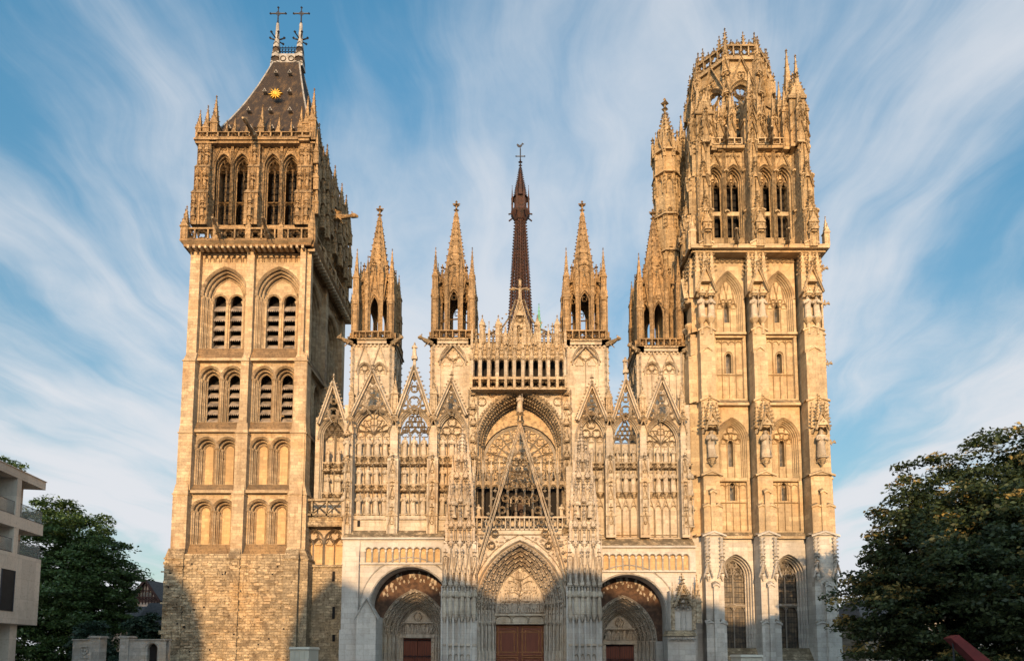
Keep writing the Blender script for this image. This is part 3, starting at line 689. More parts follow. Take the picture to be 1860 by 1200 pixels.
# steep lead-and-slate roof of the left tower
rxc, ryc = (LX0 + LX1) / 2 + .4, YL + LD / 2
rz0 = BZ1 + .4; rz1 = Zp(122, ryc); mb = MB('roofstone', 'lead', 'dark'); rings = []
hw0x, hw0y, hw1x, hw1y = 5.4, 6.2, 1.45, .55
for q in (0, .06, .15, .28, .42, .56, .70, .84, 1.0):
    k = (1 - q) * .78 + (1 - q) ** 2.6 * .22
    rings.append([(rxc + sx * (hw1x + (hw0x - hw1x) * k), ryc + sy * (hw1y + (hw0y - hw1y) * k), rz0 + (rz1 - rz0) * q) for sx, sy in ((-1, -1), (1, -1), (1, 1), (-1, 1))])
mb.loft(rings); mb.m = 1
for k in range(4):
    for a, b in zip(rings, rings[1:]): mb.rod(a[k], b[k], .09, 5)
ROOF = obj('roof', mb, TOWER_L)
def roof_pt(fx, q):
    k = (1 - q) * .78 + (1 - q) ** 2.6 * .22
    return (rxc + fx * (hw1x + (hw0x - hw1x) * k), ryc - (hw1y + (hw0y - hw1y) * k), rz0 + (rz1 - rz0) * q)
for q, xs in ((.12, (-.7, -.25, .2, .62)), (.36, (-.6, 0, .55)), (.60, (-.45, .5)), (.83, (-.3, .45))):
    for fx in xs:
        x, y, z = roof_pt(fx, q); mb = MB('lead', 'dark')
        mb.prism([(-.22, 0), (.22, 0), (0, .4)], -.4, .5); mb.m = 1; mb.prism([(-.14, .03), (.14, .03), (0, .3)], -.42, -.35); obj('dormer', mb, TOWER_L, (x, y, z))
x, y, z = roof_pt(.08, .53); mb = MB('gold'); pts = []
for k in range(24): r = .62 if k % 2 == 0 else .3; pts.append((r * (1.25 if k % 4 == 0 else 1) * cos(k * pi / 12 + .1) , r * sin(k * pi / 12 + .1)))
mb.prism(pts, -.75, -.55); mb.cone(0, 0, 0, 0.01, .01, .01, 4); mb.loft([[(p[0], -.75, p[1]) for p in circ(0, 0, .36, 12)], [(p[0], -.85, p[1]) for p in circ(0, 0, .2, 12)]])
o = obj('sun_emblem', mb, TOWER_L, (x, y - .05, z)); 
mb = MB('lead', 'roofstone', 'iron')
for sx in (-1, 1):
    xx = rxc + sx * 1.3
    for k in range(5):
        z0 = rz1 - .3 + k * .62; mb.m = k % 2; w = .5 - k * .05; mb.frus((xx - w, xx + w, ryc - w, ryc + w, z0), (xx - w + .05, xx + w - .05, ryc - w + .05, ryc + w - .05, z0 + .62))
        for j in (-1, 1): mb.bar([(xx - w, z0 + .3), (xx, z0 + .6), (xx + w, z0 + .3)], .08, .05, ryc - w)
    zt = rz1 + 2.8; mb.m = 0; mb.cone(xx, ryc, zt, .28, zt + 2.4, .16, 8); mb.m = 2
    for k in range(6): a = k * pi / 3; mb.rod((xx, ryc, zt + .4), (xx + .75 * cos(a), ryc + .75 * sin(a), zt + .65), .07, 5); mb.blob(xx + .78 * cos(a), ryc + .78 * sin(a), zt + .7, .17)
mb.m = 0; mb.box(rxc - 1, rxc + 1, ryc - .3, ryc + .3, rz1 - .1, rz1 + 1.3); mb.m = 1
for k in range(2): mb.bar(circ(rxc - .45 + k * .9, rz1 + .7, .3, 10), .1, .08, ryc - .3, True)
obj('roof_crest', mb, TOWER_L)
mb = MB('iron'); mb.fr(0, ryc, 0)
for k in range(6):
    c = rxc - .85 + k * .34; mb.bar(circ(c, rz1 + 2.0, .16, 8), .05, .05, 0, True); mb.bar(circ(c, rz1 + 1.65, .16, 8), .05, .05, 0, True); mb.bar([(c + .17, rz1 + 1.3), (c + .17, rz1 + 2.5)], .06, .05, 0)
mb.bar([(rxc - 1, rz1 + 1.4), (rxc + 1, rz1 + 1.4)], .08, .06, 0); mb.bar([(rxc - 1, rz1 + 2.3), (rxc + 1, rz1 + 2.3)], .08, .06, 0)
obj('iron_railing', mb, TOWER_L)
for sx in (-1, 1):
    xx = rxc + sx * 1.3; zt = rz1 + 4.9; H = Zp(15, ryc) - zt; mb = MB('iron')
    mb.rod((0, 0, 0), (0, 0, H), .10, 6, .06); mb.rod((-.8, 0, H * .70), (.8, 0, H * .70), .07, 6)
    for p in ((-.85, H * .70), (.85, H * .70), (0, H + .05), (0, H * .2)): mb.blob(p[0], 0, p[1], .15)
    for s2 in (-1, 1): mb.rod((s2 * .3, 0, H * .70), (0, 0, H * .70 + .3), .035, 4); mb.rod((s2 * .3, 0, H * .70), (0, 0, H * .70 - .3), .035, 4)
    obj('cross', mb, TOWER_L, (xx, ryc, zt))
# ---------------------------------------------------------------- right tower
RX0, RX1, YR = 16.6, 29.0, -0.3; RW = RX1 - RX0; RD = 13.0
zr = lambda py, d=0.9: Zp(py, YR + d)
RB = [(.1, 1.9), (5.05, 6.75), (9.9, 12.1)]; RBAY = [(1.9, 5.05), (6.75, 9.9)]
RL = [(-2, zr(975)), (zr(975), zr(868)), (zr(868), zr(735)), (zr(735), zr(608)), (zr(608), zr(466))]
rt = MB('butter', 'butter_low', 'inner', 'rubble', 'glass'); rt.fr(RX0, YR, 0)
rstat = []; rwin = []
def chev(mb, u0, u1, d, z, dep=.7, h=.45):
    """saddle-backed weathering of a buttress"""
    c = (u0 + u1) / 2
    for a, b in (((u0 - .08, z), (c, z + h)), ((c, z + h), (u1 + .08, z))):
        mb.poly([(a[0], d - .1, a[1]), (b[0], d - .1, b[1]), (b[0], d + dep, b[1] + .25), (a[0], d + dep, a[1] + .25)])
        mb.poly([(a[0], d - .1, a[1] - .16), (b[0], d - .1, b[1] - .16), (b[0], d - .1, b[1]), (a[0], d - .1, a[1])])
        mb.poly([(a[0], d - .1, a[1] - .16), (b[0], d - .1, b[1] - .16), (b[0], d + .05, b[1] - .2), (a[0], d + .05, a[1] - .2)])
    mb.prism([(u0, z), (u1, z), (c, z + h)], d, d + dep)
DB = [-.9, -.75, -.55, -.3, -.1]; DW = 1.0
def right_wall(mb, fx, fy, phi, front):
    mb.fr(fx, fy, phi)
    for i, (z0, z1) in enumerate(RL):
        mb.m = 1 if i == 0 else 0
        for bi, (u0, u1) in enumerate(RB):
            c = (u0 + u1) / 2; sh = .08 * i; a0, a1 = u0 + sh, u1 - sh; d = DB[i]; hz = z1 - z0
            zm = z0 + hz * (.45 if i in (0, 1) else .62)
            if i in (0, 1):
                mb.box(a0, a1, d, 2, z0, zm); mb.box(a0 + .08, a1 - .08, d + .18, 2, zm, z1 - .1); 
                for q, w0, w1 in ((.0, 0, .45), (.55, .55, 1.0)):
                    chev(mb, a0 + (a1 - a0) * q, a0 + (a1 - a0) * (q + .45), d, zm, .3, .22)
                mb.box(c - .22, c + .22, d - .16, d + .2, z0, z0 + hz * .68); chev(mb, c - .26, c + .26, d - .16, z0 + hz * .68, .3, .2)
            else:
                mb.box(a0, a1, d, 2, z0, z1 - .1)
            if i == 3: chev(mb, a0, a1, d - .05, z0 + hz * .66, .5, .6); mb.box(a0 - .02, a1 + .02, d - .22, 2, z0, z0 + hz * .66)
            if i < 4: chev(mb, a0 - .1, a1 + .1, d - .02, z1 - .15, .7, .4)
            if i == 0:
                for s_ in (a0 + .25, a1 - .25):
                    zt = z1 - .4; mb.bar([(s_, zt), (s_, zt - 3.2)], .3, .2, d + .05)
                    for k in range(9): mb.crocket(s_ - .18, d - .05, zt - k * .36, .12); mb.crocket(s_ + .18, d - .05, zt - k * .36, .12)
                    gable(mb, s_, zt - 3.6, .4, zt - 2.2, d, .1, .2, 3, False); corbel(mb, s_, d, zt - 3.3, .4, .6)
            if i == 2:                                   # statue under a tall crocketed canopy
                zt = z1 - .35; mb.m = 0
                spirelet(mb, c, d - .1, zt - 1.9, 1.1, 1.9, 4, 6, .2); gable(mb, c, zt - 2.9, .62, zt - 1.1, d - .62, .14, .2, 4, False)
                canopy(mb, c, d - .2, zt - 2.6, 1.2, 1.3); corbel(mb, c, d - .25, zt - 5.3, .8, .8)
                for s_ in (-1, 1):
                    spirelet(mb, c + s_ * .62, d - .05, zt - 2.5, .5, 2.2, 4, 6, .15); mb.bar([(c + s_ * .62, zt - 2.6), (c + s_ * .62, zt - 3.0)], .3, .3, d)
                if front: rstat.append((fx + c, fy + d - .38, zt - 5.3, 2.5))
            if i == 4:
                zt = z0 + hz * .44
                for s_ in ((-.42, .42) if bi != 1 else (-.38, .38)):
                    mb.cone(c + s_, d - .15, z0 - .6, .16, z0 + .5, .16, 8); mb.loft([[(*p, z0 + .5) for p in mb.ngon(c + s_, d - .15, .18, 8)], [(*p, z0 + .85) for p in mb.ngon(c + s_, d - .15, .42, 8)], [(*p, z0 + 1.0) for p in mb.ngon(c + s_, d - .15, .42, 8)]])
                    canopy(mb, c + s_, d - .15, zt - .4, .85, 1.2)
                    if front: rstat.append((fx + c + s_, fy + d - .2, z0 + 1.0, 2.15))
                gable(mb, c, zt - .1, .95, zt + 2.4, d - .35, .16, .25, 6, False); spirelet(mb, c, d, zt + 1.0, .9, 3.6, 4, 8, .18)
                for s_ in (-1, 1):
                    spirelet(mb, c + s_ * .7, d + .05, zt + 2.0, .55, 3.0, 4, 7, .17); mb.box(c + s_ * .7 - .25, c + s_ * .7 + .25, d - .2, d + .5, zt, zt + 2)
        for k, (u0, u1) in enumerate(RBAY):
            c = (u0 + u1) / 2; q = (u1 - u0) / 2; d = DW; mb.m = 1 if i == 0 else 0
            if i == 0:
                zb, zs, za = zr(1176), zr(1045), zr(1006); o = (c, q * .94, zb, zs, max(za - zs, q))
                mb.wallrow(u0, u1, z0, z1, d - .3, [o], 9); e = mb.orders(o, d - .3, 3, .13, .28, n=9); rwin.append(((fx, fy, phi), o, e))
                mb.m = 3; mb.frus((u0, u1, d - 1.2, d, zb - 1.1), (u0, u1, d - .35, d, zb)); mb.m = 1; mb.box(u0, u1, d - 1.15, d, -2, zb - 1.1)
            elif i in (2, 4):
                P_ = {2: (762, 800, 866), 4: (497, 545, 607)}[i]; za, zs, zb = [zr(p) for p in P_]; o = (c, q * .86, zb - .4, zs, max(za - zs, q * .9))
                mb.wallrow(u0, u1, z0, z1, d - .25, [o], 9); e = mb.orders(o, d - .25, 3, .12, .14, n=9)
                mb.bar(arch((c, q * .86 + .12, zs, zs, max(za - zs, q * .9) + .1), 0, 9), .18, .16, d - .25)
                oi = (c, o[1] - e[0], o[2], zs, o[4] - e[0]); mb.m = 0
                dd = e[1] + .1; ws = (zr(845), zr(797)) if i == 2 else (zr(582), zr(548)); sw = (c, .24, ws[0], ws[1] - .25, .26)
                if i == 4: sw = (c, .24, ws[0], ws[1] - .1, .26)
                mb.wallrow(c - oi[1], c + oi[1], oi[2], ws[1] + .3, dd, [sw]); mb.poly([(p[0], dd + .003, p[1]) for p in arch(oi, 0, 9) if p[1] > ws[1] + .25] )
                mb.poly([(c - oi[1], dd + .005, ws[1] + .2), (c + oi[1], dd + .005, ws[1] + .2), (c + oi[1], dd + .005, max(zs + .4, ws[1] + .4)), (c - oi[1], dd + .005, max(zs + .4, ws[1] + .4))])
                mb.jamb(sw, [(0, dd), (0, dd + .5)]); mb.m = 4; mb.panel(sw, 0, dd + .45); mb.m = 0
                tracery(mb, oi, dd, 3, .11, .14, 'tri' if i == 2 else 'flam')
                if i == 4:
                    n4 = 4
                    mb.box(u0, u1, d - .45, d, z0 - .1, z0 + .12)
            else:
                zb = z0 + .55; P_ = {1: (908, 876), 3: (676, 640)}[i]; ws = (zr(P_[0]), zr(P_[1])); sw = (c, .25, ws[0], ws[1] - .25, .28)
                mb.wallrow(u0, u1, z0, z1, d - .2, [(c, q * .82, zb, z1 - .35, .02)])
                mb.jamb((c, q * .82, zb, z1 - .35, .02), [(0, d - .2), (0, d + .1)]); a = q * .82
                mb.wallrow(c - a, c + a, zb, z1 - .3, d + .1, [sw]); mb.jamb(sw, [(0, d + .1), (0, d + .6)]); mb.m = 4; mb.panel(sw, 0, d + .55); mb.m = 0
                n4 = 4; cw = 2 * a / n4
                for j in range(n4 + 1):
                    if j != 2: mb.bar([(c - a + j * cw, zb), (c - a + j * cw, z1 - .4)], .1, .14, d + .1)
                mb.bar([(c, zb), (c, ws[0] - .1)], .1, .14, d + .1)
                for j in range(n4): mb.bar(arch((c - a + (j + .5) * cw, cw * .45, z1 - .9, z1 - .9, cw * .5), 0, 4), .09, .12, d + .1)
                mb.bar(arch((c, .36, ws[0], ws[1] - .25, .4)), .12, .14, d + .1)
                zt = ws[0] - .2; mb.bar([(c - a, zt), (c + a, zt)], .12, .12, d + .1)
                mb.m = 3; mb.frus((u0, u1, d - .55, d + .1, z0), (u0, u1, d - .15, d + .1, z0 + .5)); mb.m = 0; mb.box(u0, u1, d - .6, d, z0 - .22, z0)
    # frieze and parapet shelf
    mb.m = 0; z = RL[4][1]
    for k, (u0, u1) in enumerate(RBAY):
        mb.bar([(u0 + (u1 - u0) * j / 12, z - .75 + .2 * (j % 2)) for j in range(13)], .2, .2, DW - .25)
        for j in range(7): mb.crocket(u0 + (u1 - u0) * (j + .5) / 7, DW - .35, z - .7, .17)
    mb.box(-.35, RW + .35, -.55, 2, z - .1, z + .28); mb.box(-.1, RW + .1, -.2, 2, z - .3, z - .1)
right_wall(rt, RX0, YR, 0, True)
# left flank of the right tower repeats the design, the hidden faces are plain
right_wall(rt, RX0, YR + RW, -pi / 2, False)
rt.fr(); rt.m = 0
ztR = RL[4][1] + .28
rt.box(RX1 - .8, RX1, YR + 1.2, YR + RD, -2, ztR); rt.box(RX0 + 1, RX1 - .8, YR + RD - .9, YR + RD, -2, ztR); rt.box(RX0 + .8, RX1 - .5, YR + .9, YR + RD, ztR - .3, ztR - .02)
# side buttresses seen beyond the right edge
for i, (z0, z1) in enumerate(RL):
    rt.m = 1 if i == 0 else 0; e = .3 - .06 * i
    rt.box(RX1 - .1, RX1 + e, YR + .6, YR + 2.4, z0, z1 - .2); rt.frus((RX1 - .1, RX1 + e + .1, YR + .5, YR + 2.5, z1 - .2), (RX1 - .1, RX1 + e - .15, YR + .6, YR + 2.4, z1 + .3))
    for k in range(int((z1 - z0) / .9)):
        if i >= 2: rt.crocket(RX1 + e, YR + .8, z1 - .5 - k * .5, .2) if k < 6 else None
# belfry stage
rb = MB('butter_up', 'mossy'); VZ0, VZ1 = ztR, zr(276, 1.6)
rbw = []
def rbelfry(mb, fx, fy, phi, wl):
    mb.fr(fx, fy, phi); d0 = 1.6; zs_, za_, zb_ = zr(326, 1.6), zr(302, 1.6), zr(432, 1.6); h = RW / 2
    B = [(.5, 1.9), (h - .62, h + .62), (RW - 1.9, RW - .5)]; ops = []
    for u0, u1 in ((B[0][1], B[1][0]), (B[1][1], B[2][0])):
        q = (u1 - u0) / 4
        for k in (1, 3): ops.append((u0 + q * k, q * .92, zb_, zs_, max(za_ - zs_, q * .9)))
    mb.wallrow(.6, RW - .6, VZ0, VZ1, d0, ops)
    for o in ops:
        e = mb.orders(o, d0, 2, .10, .24); wl.append(((fx, fy, phi), o, e, zr(384, 1.6))); mb.bar(arch((o[0], o[1] + .1, zs_, zs_, o[4] + .1)), .16, .2, d0)
        gable(mb, o[0], zs_ + o[4] * .6, o[1] * .9, VZ1 - .2, d0 - .02, .12, .16, 4, False)
        for s_ in (-1, 1): mb.bar([(o[0] + s_ * (o[1] + .16), VZ0), (o[0] + s_ * (o[1] + .16), VZ1)], .24, .3, d0)
        for zq in (.42, .8): chev(mb, o[0] + o[1], o[0] + o[1] + .32, d0 - .3, VZ0 + (VZ1 - VZ0) * zq, .3, .15)
        for j in range(4): mb.crocket(o[0] + (j - 1.5) * .35, d0 - .1, VZ1 - .5, .18)
    zz = [VZ0, VZ0 + (VZ1 - VZ0) * .33, VZ0 + (VZ1 - VZ0) * .68, VZ1 + .3]
    for bi, (u0, u1) in enumerate(B):
        c = (u0 + u1) / 2; w0 = u1 - u0
        for k in range(3):
            w = w0 * (1 - .14 * k); dd = -.35 + .42 * k
            mb.box(c - w / 2, c + w / 2, dd, d0 + .5, zz[k], zz[k + 1]); chev(mb, c - w / 2, c + w / 2, dd, zz[k + 1] - .1, .45, .35)
            for s_ in (-1, 1):
                mb.bar([(c + s_ * w * .42, zz[k]), (c + s_ * w * .42, zz[k + 1] - .2)], .14, .14, dd); mb.bar([(c, zz[k]), (c, zz[k + 1] - .6)], .12, .12, dd)
                for j in range(3): mb.crocket(c + s_ * w * .5, dd + .05, zz[k + 1] - .3 - j * .5, .15)
            gable(mb, c, zz[k + 1] - 1.4, w * .42, zz[k + 1] + .5, dd, .12, .2, 4, False); spirelet(mb, c, dd + .1, zz[k + 1] - .4, w * .5, 1.9, 4, 5, .13)
        pinnacle(mb, c, -.35, VZ0 - .3, .75, 2.4, 1.9, 5); canopy(mb, c, -.55, VZ0 + 1.0, .9, 1.4)
    mb.box(.2, RW - .2, d0 - .5, d0 + .5, VZ1, VZ1 + .3)
rbelfry(rb, RX0, YR, 0, rbw); rbelfry(rb, RX0, YR + RW, -pi / 2, rbw)
rb.fr(); rb.box(RX1 - 2.2, RX1 - 1.4, YR + 1.8, YR + RD - 1.2, VZ0, VZ1 + .3); rb.box(RX0 + 1.6, RX1 - 1.6, YR + RD - 2.0, YR + RD - 1.2, VZ0, VZ1 + .3); rb.box(RX0 + 1.7, RX1 - 1.5, YR + 1.8, YR + RD - 1.2, VZ1, VZ1 + .25)
# octagon crown with flying buttresses
OC = (22.85, YR + 6.6); OR = 3.75; oz0 = VZ1 + .25; oz1 = Zp(104, OC[1] - 4.2); oz2 = Zp(78, OC[1] - 4.2)
ro = MB('butter_up', 'mossy'); side = 2 * OR * tan(pi / 8)
for k in range(8):
    phi = k * pi / 4; mx, my = OC[0] + OR * sin(phi), OC[1] - OR * cos(phi)
    ro.fr(mx - cos(phi) * side / 2, my - sin(phi) * side / 2, phi)
    H = oz1 - oz0; o = (side / 2, side * .39, oz0 + .5, oz0 + H * .64, side * .5)
    ro.wallrow(0, side, oz0, oz1, 0, [o]); ro.wallrow(0, side, oz0, oz1, .7, [o]); ro.jamb(o, [(0, 0), (.1, .1), (.1, .6), (0, .7)])
    ro.bar(arch((o[0], o[1] + .12, o[2], o[3], o[4] + .12)), .2, .25, 0); tracery(ro, o, .45, 2, .15, .2, 'foil', oz0 + H * .42)
    balustrade(ro, side * .18, side * .82, oz0 + H * .32, oz0 + H * .42, .25, .6, .15)
    gable(ro, side / 2, o[3] + o[4] * .5, o[1] * 1.15, oz1 + .3, -.02, .16, .22, 5, False); ro.bar(foil(side / 2, o[3] + o[4] + .75, .45), .1, .12, 0, True)
    ro.box(-.1, side + .1, -.25, .8, oz1, oz1 + .3); balustrade(ro, 0, side, oz1 + .3, oz2 + .1, 0, .8, .2, 'foil')
    for q in (.2, .4, .6, .8): spirelet(ro, side * q, .0, oz2 + .1, .34, .45 + .9 * ((q * 10 + k) % 3 == 0), 4, 3, .13)
    for q in (.1, .9):
        ro.bar([(side * q, oz0), (side * q, oz1)], .2, .25, 0)
    for zq in (.25, .45, .62, .8):
        for j in range(3): ro.crocket(side * (.12 + .38 * j), -.1, oz0 + H * (.78 + .07 * (j % 2)), .16)
    # vertex buttress with pinnacle
    ro.fr(OC[0], OC[1], phi + pi / 8); R = OR / cos(pi / 8)
    ro.frus((-.55, .55, -R - .75, -R + .5, oz0), (-.45, .45, -R - .35, -R + .5, oz0 + H * .62)); chev(ro, -.55, .55, -R - .7, oz0 + H * .30, .4, .3); 
    ro.box(-.33, .33, -R - .25, -R + .4, oz0 + H * .6, oz1 + .5)
    for zq in (.12, .36, .60, .82): gable(ro, 0, oz0 + H * zq, .42, oz0 + H * (zq + .16), -R - .8 + .5 * zq, .12, .2, 4, False); canopy(ro, 0, -R - .6 + .4 * zq, oz0 + H * (zq + .02), .6, .9)
    pinnacle(ro, 0, -R - .15, oz1 - 1.9, .62, 1.6, 2.4, 6); spirelet(ro, 0, -R + .1, oz1 + .4, .6, 2.6 + .5 * (k % 2), 4, 5, .16)
ro.fr()
OCT = ro
def cluster(mb, x, y, hh, big):
    """corner group of pinnacles joined by a raking buttress to the octagon"""
    for dx, dy, w, hs, hp in ((-.95, 0, .75, hh * .40, 2.6), (.95, .1, .75, hh * .42, 2.6), (0, -.9, .7, hh * .34, 2.4), (-.1, .9, .95, hh * .62, 4.6 * big), (.85, 1.0, .85, hh * .60, 4.4 * big), (0, 0, 1.5, hh * .5, 2.5)):
        pinnacle(mb, x + dx, y + dy, VZ1 - .2, w, hs, hp, 6)
        for q in (.3, .62): gable(mb, x + dx, VZ1 - .2 + hs * q, w * .5, VZ1 + hs * q + 1.2, y + dy - w * .5, .1, .15, 3, False)
HH = Zp(112, YR + 2) - VZ1
EXTRA = [(3.4, 1.3, .30), (4.6, 1.5, .38), (7.4, 1.5, .38), (8.8, 1.3, .34), (9.6, 1.6, .5), (2.6, 1.7, .42)]
cl = MB('butter_up')
for x, y, b, hq in ((RX0 + 1.6, YR + 1.4, .8, .66), (RX1 - 1.6, YR + 1.4, 1.15, 1.0), (RX1 - 1.8, YR + RD - 2, 1, .9), (RX0 + 1.8, YR + RD - 2, 1, .9)):
    cl.fr(); cluster(cl, x, y, HH * hq, b)
    dx, dy = OC[0] - x, OC[1] - y; L = hypot(dx, dy); cl.fr(x, y, atan2(dy, dx)); L2 = L - OR * 1.03
    z0, z1 = VZ1 + HH * hq * .45, VZ1 + HH * hq * .72
    cl.prism([(0, z0 - 2.2), (L2 * .35, z0 - .6), (L2 * .7, z1 - 1.5), (L2, z1 - .3), (L2, z1 + .5), (0, z0 + .3)], -.35, .35)
    for k in range(5): cl.crocket(L2 * k / 5, 0, z0 + .45 + (z1 - z0) * k / 5, .18)
# mid-face pinnacles in front of the octagon
for x, y in ((RX0 + RW / 2, YR + .9), (RX0 + .9, YR + RW / 2)):
    cl.fr(); pinnacle(cl, x, y, VZ1 - .2, .8, HH * .48, 3.2, 6); pinnacle(cl, x, y + .7 * (y < 2), VZ1 - .2, 1.0, HH * .30, 3, 5)
    cl.fr(x, y, pi / 2 if y < 2 else 0); cl.prism([(0, VZ1), (1.6, VZ1), (1.6, VZ1 + HH * .62), (.2, VZ1 + HH * .42)], -.35, .35)
    for q in (.2, .5, .72): 
        cl.fr(); gable(cl, x, VZ1 + HH * .42 * q, .45, VZ1 + HH * .42 * q + 1.5, y - .45, .12, .2, 4, False)
cl.fr()
for u, dy, q in EXTRA: pinnacle(cl, RX0 + u, YR + dy + .3, VZ1 - .1, .55, HH * q, 2.6, 6); gable(cl, RX0 + u, VZ1 + HH * q * .5, .4, VZ1 + HH * q * .5 + 1.3, YR + dy, .1, .16, 3, False)
for q in (2.5, 4.5, 7.5, 9.5): pinnacle(cl, RX0 + 1.2, YR + q, VZ1 - .1, .55, HH * .36, 2.4, 6)
for k in range(8):
    a = k * pi / 4 + pi / 8
    for da, r_, q in ((-.13, OR + .6, .36), (.13, OR + .6, .42)): pinnacle(cl, OC[0] + r_ * sin(a + da), OC[1] - r_ * cos(a + da), VZ1 + .2, .42, (oz1 - oz0) * q, 2.2, 5)
TOWER_R = obj('bell_tower', rt, CATH); TOWER_R['label'] = 'right tower with statues on its buttresses and an octagonal crown'
obj('belfry', rb, TOWER_R); obj('octagonal_crown', ro, TOWER_R); obj('pinnacle_cluster', cl, TOWER_R)
for x, y, z, h in rstat: statue(TOWER_R, x, y, z, h)
for fr_, o, e in rwin:
    oi = (o[0], o[1] - e[0], o[2], o[3], o[4] - e[0]); mb = MB('butter_low', 'winglass', 'iron'); mb.fr(*fr_)
    tracery(mb, oi, e[1] + .15, 2, .13, .15, 'tri', zr(1098)); mb.bar([(oi[0] - oi[1], zr(1098)), (oi[0] + oi[1], zr(1098))], .35, .2, e[1] + .15); mb.m = 1; mb.panel(oi, 0, e[1] + .3, 9); mb.m = 2
    for k in range(14):
        z = oi[2] + (oi[3] - oi[2]) * k / 14; mb.bar([(oi[0] - oi[1], z), (oi[0] + oi[1], z)], .035, .03, e[1] + .28, ridge=False)
    for k in range(1, 8): mb.bar([(oi[0] - oi[1] + 2 * oi[1] * k / 8, oi[2]), (oi[0] - oi[1] + 2 * oi[1] * k / 8, oi[3])], .025, .02, e[1] + .29, ridge=False)
    obj('window', mb, TOWER_R)
for fr_, o, e, ztr in rbw:
    oi = (o[0], o[1] - e[0], o[2], o[3], o[4] - e[0]); mb = MB('butter', 'dark', 'louvre'); mb.fr(*fr_); tracery(mb, oi, e[1] + .2, 2, .12, .2, 'flam', ztr)
    mb.bar([(oi[0] - oi[1], ztr + .1), (oi[0] + oi[1], ztr + .1)], .4, .22, e[1] + .2, ridge=False); mb.m = 0
    zz = oi[3] - .25 * oi[4]; mb.poly([(p[0], e[1] + .22, p[1]) for p in arch(oi) if p[1] >= zz - .001])
    mb.m = 1; mb.poly([(p[0], e[1] + .8, p[1]) for p in arch(oi)]); mb.m = 2
    for k in range(8):
        z = oi[2] + (oi[3] - oi[2]) * (k + .6) / 8; mb.poly([(oi[0] - oi[1], e[1] + .5, z), (oi[0] + oi[1], e[1] + .5, z), (oi[0] + oi[1], e[1] + .3, z - .14), (oi[0] - oi[1], e[1] + .3, z - .14)])
    obj('window', mb, TOWER_R)
zp1 = zr(446, -.5)
for fr_ in ((RX0, YR, 0), (RX0, YR + RW, -pi / 2)):
    for u0, u1 in ((-.2, .5), (1.75, 5.2), (6.6, 10.1), (11.8, 12.6)): mkbal(TOWER_R, 'butter', fr_, u0, u1, ztR, zp1, -.3, .62, kind='foil')
    for bi, c in enumerate((1.1, 5.9, 11.0)): mb = MB('butter'); mb.fr(*fr_); mb.box(c - .65, c + .65, -.6, .4, ztR - .2, zp1 + .25); chev(mb, c - .65, c + .65, -.6, zp1 + .25, .6, .4); obj('balustrade_post', mb, TOWER_R)
    for u in (-.25, 12.65): mb = MB('butter'); mb.fr(*fr_); pinnacle(mb, u, -.1, ztR, .5, 1.3, 1.5, 5); obj('pinnacle', mb, TOWER_R)
    for u0, u1 in ((1.8, 5.4), (7.0, 10.6)): mkbal(TOWER_R, 'butter', fr_, u0, u1, VZ1 + .3, zr(256, 1.4), 1.25, .75, kind='flam')
for u in (4.1, 8.9): garg(TOWER_R, 'rubble', RX0 + u, YR - .2, ztR + .1, -.35, 2.0, .2, .05)
for u in (3.9, 8.3): garg(TOWER_R, 'rubble', RX0 + u, YR + 1.1, VZ1 + .5, -.35, 1.7, .2, .05)
for z in (zr(480), zr(545), zr(655), zr(800)): garg(TOWER_R, 'butter', RX1 + .4, YR + 1.5, z, pi / 2 + .3, .9, .14, 0)
# stair turret of the right tower
ts = MB('butter_up'); tx, ty = 15.55, YR + 5.2; tz1 = Zp(275, ty); tz2 = Zp(186, ty)
ts.cone(tx, ty, 18, 1.45, tz1, 1.25, 8)
for py in (540, 470, 405, 330, 290):
    z = Zp(py, ty); ts.cone(tx, ty, z, 1.58, z + .25, 1.5, 8)
for k in range(8):
    a = pi / 8 + k * pi / 4; 
    for py0 in (400, 330): 
        z = Zp(py0, ty)
        for j in range(5): ts.crocket(tx + 1.38 * cos(a), ty + 1.38 * sin(a), z - j * .42, .17)
    ts.rod((tx + 1.3 * cos(a), ty + 1.3 * sin(a), 22), (tx + 1.25 * cos(a), ty + 1.25 * sin(a), tz1), .13, 5)
    pinnacle(ts, tx + 1.25 * cos(a), ty + 1.25 * sin(a), tz1 - 1.6, .35, 1.6, 1.4, 4)
    ts.fr(tx, ty, k * pi / 4)
    for py0 in (470, 400, 340): z = Zp(py0, ty); ts.bar(arch((0, .34, z - 1.6, z - .5, .5), 0, 4), .1, .12, -1.28); ts.bar(foil(0, z + .25, .24), .08, .1, -1.28, True)
    gable(ts, 0, tz1 - 1.2, .5, tz1 + .7, -1.3, .12, .15, 4, False); ts.fr()
spirelet(ts, tx, ty, tz1, 2.3, tz2 - tz1 - 1.2, 8, 9, .2)
obj('stair_turret', ts, TOWER_R)
